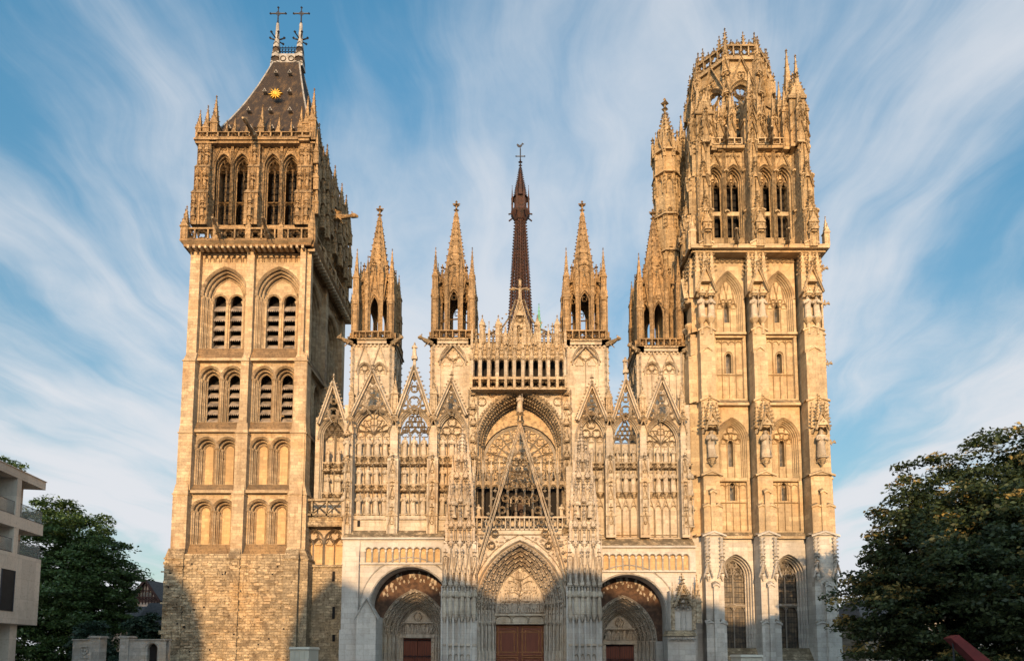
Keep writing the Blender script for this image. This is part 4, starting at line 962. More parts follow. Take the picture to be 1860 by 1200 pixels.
# ---------------------------------------------------------------- four spired turrets of the west front
def turret(pl, pr, pyc, pybal, pyspring, pytop, pyspire, pyapex, Y, bays, label, pyb=760, style=0):
    xc = (Xp(pl, 650, Y) + Xp(pr, 650, Y)) / 2; w = Xp(pr, 650, Y) - Xp(pl, 650, Y); h = w / 2; yc = Y + h
    zc, zb2, zs, za, zsp, zap = [Zp(p, Y + k) for p, k in ((pyc, 0), (pybal, 0), (pyspring, .4), (pytop, .4), (pyspire, h - .8), (pyapex, h))]
    mb = MB('pale', 'rubble', 'brown'); z0 = Zp(pyb, Y)
    for phi in (0, pi / 2, -pi / 2):
        ox, oy = {0: (xc - h, Y), pi / 2: (xc + h, Y), -pi / 2: (xc - h, Y + w)}[phi]; mb.fr(ox, oy, phi); mb.m = 0
        ops = []; q = (w - .9) / bays; zA = Zp(652 if bays == 1 else 672, Y)
        for k in range(bays): ops.append((.45 + q * (k + .5), q * .38, z0, zA - q * .1, q * .55))
        mb.wallrow(0, w, z0 - 6, zc, 0, ops)
        for o in ops:
            mb.jamb(o, [(0, 0), (.0, .2)]); mb.panel(o, 0, .2); tracery(mb, o, .2, 2, .1, .12, 'foil'); mb.bar(arch((o[0], o[1] + .1, o[3] - .3, o[3], o[4] + .1)), .16, .16, 0)
            gable(mb, o[0], o[3], o[1] + .25, zc - .25, 0, .1, .14, 4, False)
        for u in (.12, w - .12): mb.bar([(u, z0 - 4), (u, zc - .3)], .24, .2, 0); [mb.crocket(u, -.2, zc - .8 - k * .7, .13) for k in range(8)]
        mb.m = 0
        for k in range(int(w / .4)): mb.box(.1 + k * .4, .28 + k * .4, -.14, .1, zc - .42, zc - .2)
        mb.box(-.25, w + .25, -.25, .5, zc - .2, zc + .08); mb.m = 1; mb.box(-.38, w + .38, -.38, .5, zc + .08, zc + .22); mb.m = 2
    mb.fr(); mb.m = 0; mb.box(xc - h, xc + h, Y + w - .3, Y + w, z0 - 6, zc); mb.box(xc - h, xc + h, Y, Y + w, zc - .1, zc + .2)
    T = obj('turret', mb, CATH); T['label'] = label
    la = MB('brown'); R = h * .80; zf = zc + .2
    Rv = R / cos(pi / 8); side = 2 * R * tan(pi / 8)
    for k in range(8):
        phi = k * pi / 4; la.fr(xc + R * sin(phi) - cos(phi) * side / 2, yc - R * cos(phi) - sin(phi) * side / 2, phi)
        o = (side / 2, side * .34, zf + .5, zs, max(za - zs, side * .4)); la.wallrow(0, side, zf, zsp - .2, 0, [o]); la.wallrow(0, side, zf, zsp - .2, .3, [o]); la.jamb(o, [(0, 0), (.06, .06), (.06, .24), (0, .3)])
        la.bar(arch((o[0], o[1] + .08, o[2], o[3], o[4] + .08)), .12, .14, 0); gable(la, side / 2, o[3] + o[4] * .4, o[1] * 1.2, zsp + .5, -.02, .11, .15, 5, False)
        if style: la.bar([(o[0] - o[1], (o[2] + o[3]) / 2), (o[0] + o[1], (o[2] + o[3]) / 2 + .05)], .14, .15, .15); la.bar(foil(o[0], o[3] + o[4] * .35, o[1] * .6), .08, .1, .15, True)
        la.bar(foil(o[0], za + .5, side * .18), .07, .08, 0, True)
        la.fr(xc, yc, phi + pi / 8); la.box(-.17, .17, -Rv - .22, -Rv + .15, zf, zsp - .4); pinnacle(la, 0, -Rv - .1, zsp - 1.3, .36, 1.2, 1.6, 4)
    la.fr()
    for sx in (-1, 1):
        for sy in (-1, 1):
            x, y = xc + sx * h * .90, yc + sy * h * .90; la.box(x - .34, x + .34, y - .34, y + .34, zf, za - .2); la.frus((x - .4, x + .4, y - .4, y + .4, za - .9), (x - .25, x + .25, y - .25, y + .25, za - .3))
            for s2 in (-1, 1): la.bar([(x + s2 * .24, zf), (x + s2 * .24, za - 1)], .12, .12, y - .34)
            pinnacle(la, x, y, za - .4, .55, (zsp - za) * .6 + .6, 2.4 + .5 * (sy < 0), 6)
            la.rod((x, y, zsp - 1), (xc + sx * R * .72, yc + sy * R * .72, zsp - .4), .12, 5)
            la.prism([(x - .3, za - 1.2), (x + .3, za - 1.2), (x, za - .3)], y - .42, y - .3)
    obj('lantern', la, T)
    sp = MB('brown'); zq = zsp - .3; H = zap - zq - 1.1; Rs = R * .72
    sp.cone(xc, yc, zq, Rs / cos(pi / 8), zq + H, .12, 8)
    for k in range(8):
        a = pi / 8 + k * pi / 4
        sp.rod((xc + Rs * 1.08 * cos(a), yc + Rs * 1.08 * sin(a), zq), (xc + .13 * cos(a), yc + .13 * sin(a), zq + H), .07, 4)
        for i in range(11): q = (i + .3) / 11; rr = Rs * 1.10 * (1 - q) + .16; sp.crocket(xc + rr * cos(a), yc + rr * sin(a), zq + H * q, .17 * (1 - .4 * q))
        sp.fr(xc, yc, k * pi / 4)
        for q in (.12, .3, .48):
            r_ = Rs * (1 - q); g = r_ * .34; sp.prism([(-g, zq + H * q), (g, zq + H * q), (0, zq + H * q + g * 2.2)], -r_ - .05, -r_ * .6)
            sp.m = 0
        sp.fr()
    if style:
        for q in (.22, .40, .58): r_ = Rs * 1.08 * (1 - q) + .1; sp.cone(xc, yc, zq + H * q, r_, zq + H * q + .16, r_ * .94, 8)
    finial(sp, xc, yc, zq + H - .1, 1.4); sp.rod((xc - .38, yc, zq + H + 1.0), (xc + .38, yc, zq + H + 1.0), .06, 5)
    obj('spire', sp, T)
    for fr_ in ((xc - h, Y, 0), (xc + h, Y, pi / 2), (xc - h, Y + w, -pi / 2)): mkbal(T, 'brown', fr_, .1, w - .1, zc + .22, zb2, -.1, .62)
    for sx in (-1, 1): garg(T, 'rubble', xc + sx * (h + .1), Y - .1, zc - .1, sx * .9, 1.3, .24, 0)
    return xc, w, zc
T1 = turret(640, 712, 622, 604, 560, 537, 505, 378, 1.6, 2, 'leftmost spired turret beside the left tower', 765)
T2 = turret(785, 860, 622, 602, 545, 527, 508, 369, 1.4, 1, 'spired turret left of the rose window', 765, 1)
T3 = turret(1026, 1102, 624, 602, 548, 529, 508, 369, 1.4, 1, 'spired turret right of the rose window', 765, 1)
T4 = turret(1160, 1240, 636, 617, 570, 548, 512, 384, 1.8, 2, 'spired turret close against the right tower', 765)
# ---------------------------------------------------------------- west front: traceried screen between the towers
fm = MB('pale', 'rubble', 'inner', 'carved', 'dark', 'porch'); FST = []; FSO = []
def zf(py, Y=0.0): return Zp(py, Y)
def bay(c0, aL, aR, ysp, yap, ghw, gap, feet, rows, ncol, kind, Y, pierL, pierR, low, head, top_fin=True, x_ref=760):
    cx = Xp((aL + aR) / 2, x_ref, Y); a = (aR - aL) / 2 / F * (Y + 55) / .975; x0, x1 = Xp(pierL, x_ref, Y), Xp(pierR, x_ref, Y)
    zb = zf(low[1], Y); zs, za = zf(ysp, Y), zf(yap, Y); zt = zf(feet - 14, Y); fm.fr(0, Y, 0); o = (cx, a, zb, zs, za - zs); fm.m = 0
    fm.wallrow(x0, x1, zf(978, Y), zt, 0, [o], 9); fm.box(x0, x1, .9, 1.3, zf(978, Y), zf(836, Y) if kind == 'open' else zt)
    fm.poly([(x0, 0, zt), (x1, 0, zt), (x1, 1.3, zt), (x0, 1.3, zt)])
    e = fm.orders(o, 0, 2, .11, .16, n=9); oi = (cx, a - e[0], zb, zs, o[4] - e[0]); d = e[1] + .28
    fm.bar(arch((cx, a + .14, zs - .3, zs, o[4] + .14), 0, 9), .2, .22, 0)
    for p in arch((cx, a + .02, zs, zs, o[4] + .02), 0, 14)[1:-1]: fm.crocket(p[0], -.03, p[1], .09)
    tr = (cx, oi[1], zf(826, Y), zs, oi[4])
    if kind == 'open':
        fm.poly([(cx - oi[1], d, zb), (cx + oi[1], d, zb), (cx + oi[1], d, zf(802, Y)), (cx - oi[1], d, zf(802, Y))])
        tb = MB('pale'); tb.fr(0, Y, 0); tracery(tb, tr, d - .02, ncol, .17, .22, head); obj('openwork_tracery', tb, FACADE)
        fm.box(cx - oi[1], cx + oi[1], d - .1, d + .3, zf(830, Y), zf(826, Y))
    else:
        fm.m = 4 if kind == 'dark' else 0
        if kind == 'dark':
            fm.poly([(p[0], d + .9, p[1]) for p in arch(tr, 0, 9)]); fm.m = 0
            fm.poly([(cx - oi[1], d, zb), (cx + oi[1], d, zb), (cx + oi[1], d, zf(838, Y)), (cx - oi[1], d, zf(838, Y))])
        else: fm.panel(oi, 0, d, 9)
        tb = MB('pale'); tb.fr(0, Y, 0); tracery(tb, tr, d, ncol, .14, .2, head); obj('blind_tracery', tb, FACADE)
    lw = 2 * oi[1] / ncol
    for ri, (yt, yb) in enumerate(rows):
        z0, z1 = zf(yb, Y), zf(yt, Y); h = z1 - z0
        for k in range(ncol):
            u = cx - oi[1] + (k + .5) * lw; fm.m = 3; corbel(fm, u, d - .2, z0, lw * .8, .62); fm.box(u - lw * .42, u + lw * .42, d - .5, d, z0 - .12, z0)
            if ri: canopy(fm, u, d - .2, z1 + .12, lw * .85, .5)
            fm.m = 0; fm.bar([(u + lw / 2, z0 - .5), (u + lw / 2, z1 + .3)], .12, .2, d)
            statue(FACADE, u, Y + d - .3, z0, h * .97, 0.0, .88)
        fm.m = 1; fm.box(cx - oi[1], cx + oi[1], d - .06, d, z0 - .5, z0 - .38); fm.m = 0
    if low[0]:                                           # blind lancets below the statues
        z0, z1 = zf(low[1] - 4, Y), zf(low[0], Y)
        for k in range(ncol):
            u = cx - oi[1] + (k + .5) * lw; fm.bar(arch((u, lw * .44, z0, z1 - lw * .9, lw * .7), 0, 5), .1, .16, d); gable(fm, u, z1 - lw * .8, lw * .46, z1 + .45, d - .05, .08, .1, 3, False)
            fm.bar([(u - lw * .44, z0 + .15), (u + lw * .44, z0 + .15)], .1, .12, d)
    fm.m = 0; fm.frus((cx - a, cx + a, -.1, d, zb - .4), (cx - a, cx + a, d - .2, d, zb + .15))
    g = MB('pale'); g.fr(0, Y, 0); ghw_ = ghw / F * (Y + 55) / .975
    gable(g, cx, zf(feet, Y), ghw_, zf(gap, Y), -.12, .32, .4, 11, True, top_fin, None if kind in ('open', 'dark') else None); obj('gable', g, FACADE)
    if kind == 'open':
        zt2 = zf(gap, Y) + .2; fm.cone(cx, -.3, zt2 - .2, .16, zt2 + .9, .12, 6); fm.cone(cx, -.3, zt2 + .5, .3, zt2 + .8, .3, 6)
        statue(FACADE, cx, Y - .3, zt2 + .8, 1.3)
    return cx, a
def pier(px, Y, w, ztop_py, style=0, low_py=978, dep=.7):
    x = Xp(px, 800, Y); fm.fr(0, Y, 0); zt = zf(ztop_py, Y); zb = zf(low_py, Y); z2 = zf(835, Y); fm.m = 0
    fm.box(x - w / 2, x + w / 2, -dep, .3, zb, z2 - .1); fm.frus((x - w / 2, x + w / 2, -dep, .3, z2 - .1), (x - w * .35, x + w * .35, -dep * .5, .3, z2 + .35)); fm.box(x - w * .35, x + w * .35, -dep * .55, .3, z2, zf(775, Y))
    for s in (-1, 1): fm.bar([(x + s * w * .3, zb + .3), (x + s * w * .3, z2 - .3)], w * .22, .14, -dep)
    fm.m = 3
    for z in (zf(880, Y), zf(940, Y)): fm.prism([(x - w * .6, z), (x + w * .6, z), (x, z + .6)], -dep - .12, -dep)
    for py in (960, 915, 868): gable(fm, x, zf(py, Y), w * .36, zf(py - 26, Y), -dep - .02, .07, .12, 4, False); fm.bar(foil(x, zf(py - 8, Y), w * .16), .07, .1, -dep, True)
    for py in range(790, 835, 9):
        for s in (-1, 1): fm.crocket(x + s * w * .38, -dep * .5, zf(py, Y), .1)
    gable(fm, x, zf(790, Y), w * .5, zf(762, Y), -dep * .6, .1, .15, 3, False); fm.blob(x, -dep * .8, zf(762, Y), .3)
    for s in (-.3, .3): fm.blob(x + s, -dep * .9, zf(766, Y), .18)
    pinnacle(fm, x, -.1, zf(764, Y), w * .62, (zt - zf(764, Y)) * .62, (zt - zf(764, Y)) * .38, 5)
    for s in (-1, 1): pinnacle(fm, x + s * w * .42, .1, zf(775, Y), w * .34, (zt - zf(764, Y)) * .42, 1.2, 4)
def statue_pier(px, Y, w, rows, dep=.5):
    x = Xp(px, 850, Y); fm.fr(0, Y, 0); fm.m = 0; fm.box(x - w / 2, x + w / 2, 0, .6, zf(978, Y), zf(735, Y))
    for yt, yb in rows:
        z0, z1 = zf(yb, Y), zf(yt, Y); fm.m = 3; corbel(fm, x, -.12, z0, w * 1.05, .6); canopy(fm, x, -.12, z1 + .08, w * 1.05, .7); statue(FACADE, x, Y - .25, z0, (z1 - z0) * .97)
FACADE = bpy.data.objects.new('facade', bpy.data.meshes.new('facade')); link(FACADE, CATH)
R3 = [(790, 826), (845, 878), (893, 932)]; Rr = [(810, 838), (851, 891)]
bay(0, 582, 630, 792, 757, 25, 697, 772, [(811, 838), (858, 893)], 2, 'dark', 2.2, 574, 634, (0, 905), 'net')
bay(1, 641, 713, 785, 739, 37, 677, 757, R3, 4, 'blind', 0, 633, 718, (0, 936), 'fan')
bay(2, 722, 783, 785, 741, 31, 669, 757, R3, 3, 'open', 0, 715, 790, (0, 936), 'net', False)
bay(3, 792, 848, 790, 746, 28, 694, 757, R3, 3, 'blind', 0, 786, 856, (0, 936), 'tri')
bay(4, 1048, 1102, 795, 750, 27, 699, 766, Rr, 3, 'blind', 0, 1040, 1108, (912, 976), 'tri')
bay(5, 1111, 1162, 797, 753, 26, 694, 768, Rr, 3, 'open', 0, 1105, 1168, (912, 976), 'net', False)
bay(6, 1170, 1234, 803, 757, 33, 688, 770, Rr, 4, 'blind', 0, 1165, 1240, (912, 976), 'fan')
for px in (717, 788): pier(px, 0, 1.0, 690)
for px in (1106, 1167): pier(px, 0, .9, 700)
pier(638, 0, .7, 690); pier(1239, 0, .7, 700)
statue_pier(631, -.2, .75, [(795, 830), (846, 880), (892, 938)]); statue_pier(1248, -.2, .7, [(851, 900), (908, 957)])
fm.fr(); fm.m = 0
fm.box(Xp(628, 850, .2), Xp(640, 850, .2), .2, 2.6, zf(978), zf(780)); fm.box(Xp(1236, 850, .2), Xp(1262, 850, .2), .4, 2.6, zf(991), zf(770))
fm.m = 4; fm.fr(0, 0, 0); x = Xp(656, 950, .8); fm.box(x - .12, x + .12, -.08, .0, zf(956), zf(945))
fm.m = 0
for pa_, pb_ in ((848, 858), (1034, 1052)): fm.box(Xp(pa_, 780, .05), Xp(pb_, 780, .05), .05, 1.4, zf(978), zf(722))
# string courses and the lower wall with its arcaded frieze
YW = -1.2; LSTR, RSTR = 976, 991
def lower(pa, pb, ys, yf0, yf1, n, pf0, pf1, cxp, ca, arc_ap, arc_sp, sgn):
    x0, x1 = Xp(pa, 1000, YW), Xp(pb, 1000, YW); fm.fr(0, YW, 0); fm.m = 1
    fm.frus((x0, x1, -.12, 1.5, zf(ys, YW)), (x0, x1, .95, 1.5, zf(ys, YW) + .85)); fm.m = 5; fm.box(x0 - .05, x1 + .05, -.22, 1.0, zf(ys, YW) - .16, zf(ys, YW)); 
    z1 = zf(ys, YW); zi = zf(arc_ap, YW) + .35; zs = zf(arc_sp, YW)
    o = (cxp, ca, -2, zs, zf(arc_ap, YW) - zs); fm.wallrow(x0, x1, -2, z1, 0, [o], 10)
    fm.jamb(o, [(0, 0), (0, .5), (.08, .5), (.08, 1.9)], 10, False); fm.bar(arch((cxp, ca + .75, zs + 1.5, zs, o[4] + .75), 0, 10)[1:-1], .16, .1, 0)
    fm.bar(arch(o, 0, 10)[1:-1], .18, .1, .03)
    a0, a1 = Xp(pf0, 1000, YW), Xp(pf1, 1000, YW); c = (a1 - a0) / n; zz0, zz1 = zf(yf1, YW), zf(yf0, YW)
    fm.box(x0, x1, -.16, .1, zz0 - .18, zz0)
    fm.m = 2; fm.box(a0, a1, -.01, .1, zz0, zz1 - .1); fm.m = 5
    ops = [(a0 + (k + .5) * c, c * .42, zz0, zz1 - c * .52, c * .46) for k in range(n)]
    fm.wallrow(a0, a1, zz0, zz1, -.14, ops, 5)
    fm.poly([(a0, -.14, zz1), (a1, -.14, zz1), (a1, .05, zz1), (a0, .05, zz1)])
    for k, q in enumerate(ops): fm.jamb(q, [(0, -.14), (0, 0)], 5); fm.bar(arch((q[0], q[1] + .03, q[2], q[3], q[4] + .03), 0, 5), .11, .12, -.14); fm.box(q[0] - q[1] - .13, q[0] - q[1] + .04, -.26, -.1, q[3] - .12, q[3] + .05)
lower(622, 806, LSTR, 994, 1021, 11, 664, 801, -9.75, 3.62, 1027, 1100, -1)
lower(1088, 1263, RSTR, 1006, 1035, 13, 1094, 1251, 9.75, 3.55, 1041, 1110, 1)
fm.fr(); fm.m = 5
x0, x1 = Xp(622, 1050, -1.6), Xp(651, 1050, -1.6); fm.box(x0, x1, -1.6, 1, -2, zf(1015, -1.6)); fm.frus((x0, x1, -1.6, 1, zf(1015, -1.6)), (x0, x1, -1.25, 1, zf(979, -1.6))); fm.box(x0 - .1, x1, -1.85, 1, -2, zf(1143, -1.7)); 
x0, x1 = Xp(648, 1120, -2.6), Xp(683, 1120, -2.6); fm.box(x0, x1, -2.6, 0, -2, zf(1118, -2.6)); c = (x0 + x1) / 2
fm.fr(0, -2.6, 0); fm.prism([(x0, zf(1118, -2.6)), (x1, zf(1118, -2.6)), (c, zf(1090, -2.6))], 0, 1.6)
for sg in (-1, 1): fm.bar([(c + sg * (x1 - x0) * .62, zf(1124, -2.6)), (c, zf(1088, -2.6) + .1)], .2, .2, .02)
# tabernacle at the right portal
x0, x1 = Xp(1226, 1120, -2.4), Xp(1258, 1120, -2.4); c = (x0 + x1) / 2; fm.fr(0, -2.4, 0); fm.m = 5; h = (x1 - x0) / 2
x0, x1 = Xp(1212, 1120, -2.4), Xp(1262, 1120, -2.4); fm.box(x0, x1, 0, 1.3, -2, zf(1148, -2.4)); fm.box(x0 + .3, x1, .2, 1.3, -2, zf(1072, -2.2)); fm.m = 1
fm.frus((x0 - .15, x1 + .15, -.22, 1.3, zf(1154, -2.4)), (x0 + .1, x1 - .1, .05, 1.3, zf(1144, -2.4))); fm.m = 5
for k in range(7): fm.blob(x0 + (x1 - x0) * (k + .5) / 7, -.1, zf(1160, -2.4), .2)
o = (c, h * .8, zf(1143, -2.4), zf(1106, -2.4), h * .9); tracery(fm, o, .22, 3, .12, .2, 'foil'); fm.m = 3
gable(fm, c, zf(1102, -2.4), h * 1.05, zf(1062, -2.4), .1, .2, .3, 6, True); spirelet(fm, c, .45, zf(1080, -2.4), 1.1, zf(1046, -2.4) - zf(1080, -2.4) - .5, 4, 6, .14)
for s in (-1, 1): pinnacle(fm, c + s * (h + .15), .15, zf(1143, -2.4), .3, zf(1090, -2.4) - zf(1143, -2.4), 1.3, 4)
x = Xp(1268, 1120, -2.2); pinnacle(fm, x, .4, zf(1130, -2.4), .6, 1.8, 2.2, 5)
# staircase wing between the left tower and the front
YS = 1.3; fm.fr(0, YS, 0); x0, x1 = Xp(549, 980, YS) - .2, Xp(626, 980, YS); fm.m = 1; fm.box(x0, x1, .02, 3, -2, zf(1027, YS)); fm.m = 0
fm.box(x0, x1, .45, 3, zf(1027, YS), zf(955, YS)); fm.m = 1; fm.box(x0 - .1, x1, -.15, .5, zf(1029, YS), zf(1025, YS)); fm.box(x0 - .2, x1, -.45, .6, zf(957, YS), zf(949, YS)); fm.box(x0 - .1, x1, -.25, .6, zf(949, YS), zf(940, YS)); fm.m = 0
for k in range(2):
    c = x0 + (x1 - x0) * (.27 + .48 * k); o = (c, (x1 - x0) * .22, zf(1026, YS), zf(985, YS), (x1 - x0) * .3); tracery(fm, o, .45, 2, .15, .3, 'foil'); fm.bar(arch(o, -.06, 8), .2, .4, .45)
fm.m = 2; fm.poly([(x0, .44, zf(1024, YS)), (x1, .44, zf(1024, YS)), (x1, .44, zf(985, YS)), (x0, .44, zf(985, YS))]); fm.m = 4
for k, (yy, hh) in enumerate(((1046, 18), (1112, 22), (1158, 12))): x = Xp(606, yy, YS); fm.box(x - .12, x + .12, -.05, .03, zf(yy + hh / 2, YS), zf(yy - hh / 2, YS))
fm.m = 1; fm.box(x0, x1, .5, 6, zf(950, YS), zf(936, YS)); fm.box(x0, x1, 2.5, 3.2, zf(936, YS), zf(895, YS))
mb = MB('rubble'); mb.fr(0, YS - .3, 0); balustrade(mb, x0 - .2, x1 - .2, zf(938, YS), zf(908, YS), 0, 1.3, .25, 'x')
obj('balustrade', mb, FACADE)
# ---------------------------------------------------------------- rose window under its great arch
fm.fr(0, -.008, 0); fm.m = 0; xa, xb = Xp(852, 800, 0), Xp(1045, 800, 0); rc = .12
zs, za = zf(806), zf(712); ro_ = (rc, 4.05, zf(945), zs, za - zs); fm.wallrow(xa, xb, zf(978), zf(700), 0, [ro_], 12)
fm.poly([(xa, 0, zf(700)), (xb, 0, zf(700)), (xb, 1.5, zf(700)), (xa, 1.5, zf(700))])
fm.m = 3; e = fm.orders(ro_, 0, 4, .14, .42, n=12); fm.bar(arch((rc, 4.2, zs, zs, za - zs + .15), 0, 12), .25, .25, 0); fm.m = 0
for off, r_, dd in ((.10, .13, .1), (.30, .12, .5), (.46, .12, .95), (-.3, .13, -.05)):
    for p in arch(ro_, off, 24)[2:-2]:
        if p[1] > zs - 1: fm.m = 3; fm.blob(p[0], dd, p[1], r_, r_, r_)
# carved spandrel panels
for sg in (-1, 1):
    for k in range(3):
        c = rc + sg * (2.6 + k * .95); z = zf(712) - .1 - k * .85; fm.bar(circ(c, z, .42, 10), .1, .12, 0, True); fm.bar(foil(c, z, .4), .08, .1, 0, True)
    c = rc + sg * 4.35
    for py in (720, 745, 775, 805, 835, 865, 900, 930):
        z = zf(py + 8); fm.m = 3; canopy(fm, c, -.1, z + .5, .6, .9); corbel(fm, c, -.1, z - .35, .5, .4); fm.blob(c, -.12, z + .05, .16, .14, .42); fm.m = 0
    for s2 in (-1, 1): fm.bar([(c + s2 * .42, zf(950)), (c + s2 * .42, zf(708))], .13, .2, 0)
    for py in range(715, 950, 9): fm.crocket(c + .42, -.2, zf(py), .1); fm.crocket(c - .42, -.2, zf(py), .1)
rz = MB('rosepane', 'pale', 'dark'); YR_ = e[1]; rz.fr(0, YR_, 0); rcz = zf(838, YR_) ; ai = 4.05 - e[0]
oi = (rc, ai, zf(945, YR_), zs, ro_[4] - e[0]); rz.panel(oi, 0, .35, 12); rz.m = 1
RR = 3.35
rz.bar(circ(rc, rcz, RR + .12, 40), .3, .22, .3, True); rz.m = 2; rz.bar(circ(rc, rcz, RR + .32, 40), .12, .06, .33, True, ridge=False); rz.m = 1
rz.bar(circ(rc, rcz, RR * .28, 16), .2, .2, .33, True); rz.bar(circ(rc, rcz, RR * .66, 28), .16, .18, .33, True)
for k in range(20):
    a = k * pi / 10; ca, sa = cos(a), sin(a); rz.bar([(rc + ca * RR * .28, rcz + sa * RR * .28), (rc + ca * RR * .99, rcz + sa * RR * .99)], .16, .2, .33)
    a2 = a + pi / 20; rz.bar(foil(rc + cos(a2) * RR * .84, rcz + sin(a2) * RR * .84, RR * .125), .11, .15, .33, True)
    for s in (-1, 1):
        pts = [(rc + RR * q * cos(a2 + s * .15 * sin((q - .28) * 4.6)), rcz + RR * q * sin(a2 + s * .15 * sin((q - .28) * 4.6))) for q in (.3, .38, .46, .54, .62, .70)]; rz.bar(pts, .10, .14, .33)
for k in range(14): z = rcz - RR + 2 * RR * k / 14; hw = sqrt(max(0, RR * RR - (z - rcz) ** 2)); rz.bar([(rc - hw, z), (rc + hw, z)], .035, .04, .34, ridge=False)
obj('rose_window', rz, FACADE)
fm.m = 3; z = zf(740, .5); corbel(fm, rc, .5, z - .3, .7, .7); canopy(fm, rc, .5, z + 1.4, .8, 1.0); statue(FACADE, rc, .35, z - .3, 1.7)
# openwork gallery before the rose
ga = MB('carved', 'dark', 'timberdoor', 'pale'); YG = -1.0; ga.fr(0, YG, 0); gx0, gx1 = Xp(862, 900, YG), Xp(1028, 900, YG); n = 11; c = (gx1 - gx0) / n
zb, zo, zt = zf(962, YG), zf(884, YG), zf(856, YG)
ops = [(gx0 + (k + .5) * c, c * .36, zb + .1, zo - .2, c * .42) for k in range(n)]
ga.wallrow(gx0, gx1, zb, zo + .55, 0, ops, 5)
for k, o in enumerate(ops):
    ga.jamb(o, [(0, 0), (0, .35)], 5); ga.bar(arch((o[0], o[1] + .05, o[2], o[3], o[4] + .1), 0, 5), .1, .14, 0); gable(ga, o[0], o[3], c * .42, zt + .55, -.05, .08, .12, 4, False)
    ga.bar(foil(o[0], zo + .9, .24), .07, .1, 0, True); ga.bar(arch((o[0], c * .42, zo + .5, zo + 1.05, c * .5), 0, 5), .09, .14, .1); ga.m = 3
    ga.bar([(gx0 + k * c, zb), (gx0 + k * c, zt + .2)], .2, .25, -.02); pinnacle(ga, gx0 + k * c, -.1, zt - .2, .2, .5, .9, 3, False); ga.m = 0
    if k % 2 == 0: statue(FACADE, o[0], YG + .1, zb + 1.15, 1.25) if k in (0, 10) else None
ga.m = 1; ga.poly([(gx0, 1.2, zb), (gx1, 1.2, zb), (gx1, 1.2, zo + .2), (gx0, 1.2, zo + .2)]); ga.m = 2
ga.box(rc - .55, rc + .55, 1.0, 1.15, zb, zo - .5); ga.m = 3
for s in (-1, 1): ga.box(gx0 - .9 if s < 0 else gx1, gx0 if s < 0 else gx1 + .9, -.3, 1, zb, zt + .4)
obj('gallery', ga, FACADE)
gb = MB('pale', 'rubble'); YB = -2.1; gb.fr(0, YB, 0); bx0_, bx1_ = Xp(858, 950, YB), Xp(1030, 950, YB); balustrade(gb, bx0_, bx1_, zf(963, YB), zf(938, YB), 0, .42, .2, 'arc')
gb.box(bx0_ - .2, bx1_ + .2, -.3, 1.3, zf(971, YB), zf(964, YB)); gb.box(bx0_, bx1_, -.1, 1.3, zf(978, YB), zf(971, YB)); obj('balustrade', gb, FACADE)
for s in (-1, 1): garg(FACADE, 'rubble', rc + s * 3.9, YB - .1, zf(966, YB), s * .25, .9, .26, .2)
# upper gallery, pierced parapet and crocketed crest over the rose
ug = MB('carved', 'dark', 'pale'); YU = -.35; ug.fr(0, YU, 0); ux0, ux1 = Xp(857, 680, YU), Xp(1027, 680, YU); n = 11; c = (ux1 - ux0) / n
z0, z1, z2 = zf(687, YU), zf(652, YU), zf(622, YU)
ug.box(ux0, ux1, -.6, 1.6, zf(712, YU), zf(708, YU)); ug.box(ux0, ux1, -.4, 1.6, z0 - .2, z0)
ops = [(ux0 + (k + .5) * c, c * (.30 if k % 2 else .20), z0, z1 - .35, c * .40) for k in range(n)]
ug.wallrow(ux0, ux1, z0, z2, 0, ops, 5); ug.wallrow(ux0, ux1, z0, z2, .4, ops, 5)
for k, o in enumerate(ops):
    ug.jamb(o, [(0, 0), (0, .4)], 5); ug.bar(arch((o[0], o[1] + .05, o[2], o[3], o[4] + .08), 0, 5), .1, .16, 0); gable(ug, o[0], z1 - .2, c * .42, z2 + (1.0 if k % 2 else .4), -.08, .09, .14, 4, False); ug.bar(foil(o[0], z1 + .65, .27), .08, .12, 0, True); ug.m = 2
    for s in (-1, 1): ug.cone(o[0] + s * c * .45, -.12, z0, .14, z1 + .1, .13, 6)
    ug.m = 0; canopy(ug, ux0 + k * c, -.1, z1 - .1, .45, 1.1)
ug.m = 1; ug.poly([(ux0, 1.3, z0), (ux1, 1.3, z0), (ux1, 1.3, z2 - .5), (ux0, 1.3, z2 - .5)]); ug.m = 0
zt = zf(606, YU)
for k in range(2 * n):
    u = ux0 + (k + .5) * c / 2; ug.bar(arch((u, c * .22, z2 - .1, zt - .35, c * .3), 0, 4), .08, .12, .05); ug.bar(foil(u, (z2 + zt) / 2, .2), .07, .1, .05, True)
    ug.bar(circ(u, z2 + .1, .17, 6), .06, .1, 0, True)
for k in range(n + 1):
    pinnacle(ug, ux0 + k * c, -.05, z2 - .6, .24, zt - z2 + .4, (1.1, .8)[k % 2], 4, False)
ug.bar([(ux0, z2), (ux1, z2)], .14, .2, 0); ug.bar([(ux0, zt), (ux1, zt)], .12, .16, .05)
for px in (876, 905, 976, 1012): x = Xp(px, 600, YU); pinnacle(ug, x, .1, zt - 1, .5, 1.8, .8, 4)
cgz = zf(628, YU); zap_ = zf(520, YU); cw = 1.25
gable(ug, rc, cgz, cw, zf(545, YU), -.1, .2, .25, 9, True, False); ug.prism([(rc - .75, cgz), (rc + .75, cgz), (rc + .25, zf(548, YU)), (rc - .25, zf(548, YU))], -.02, .5)
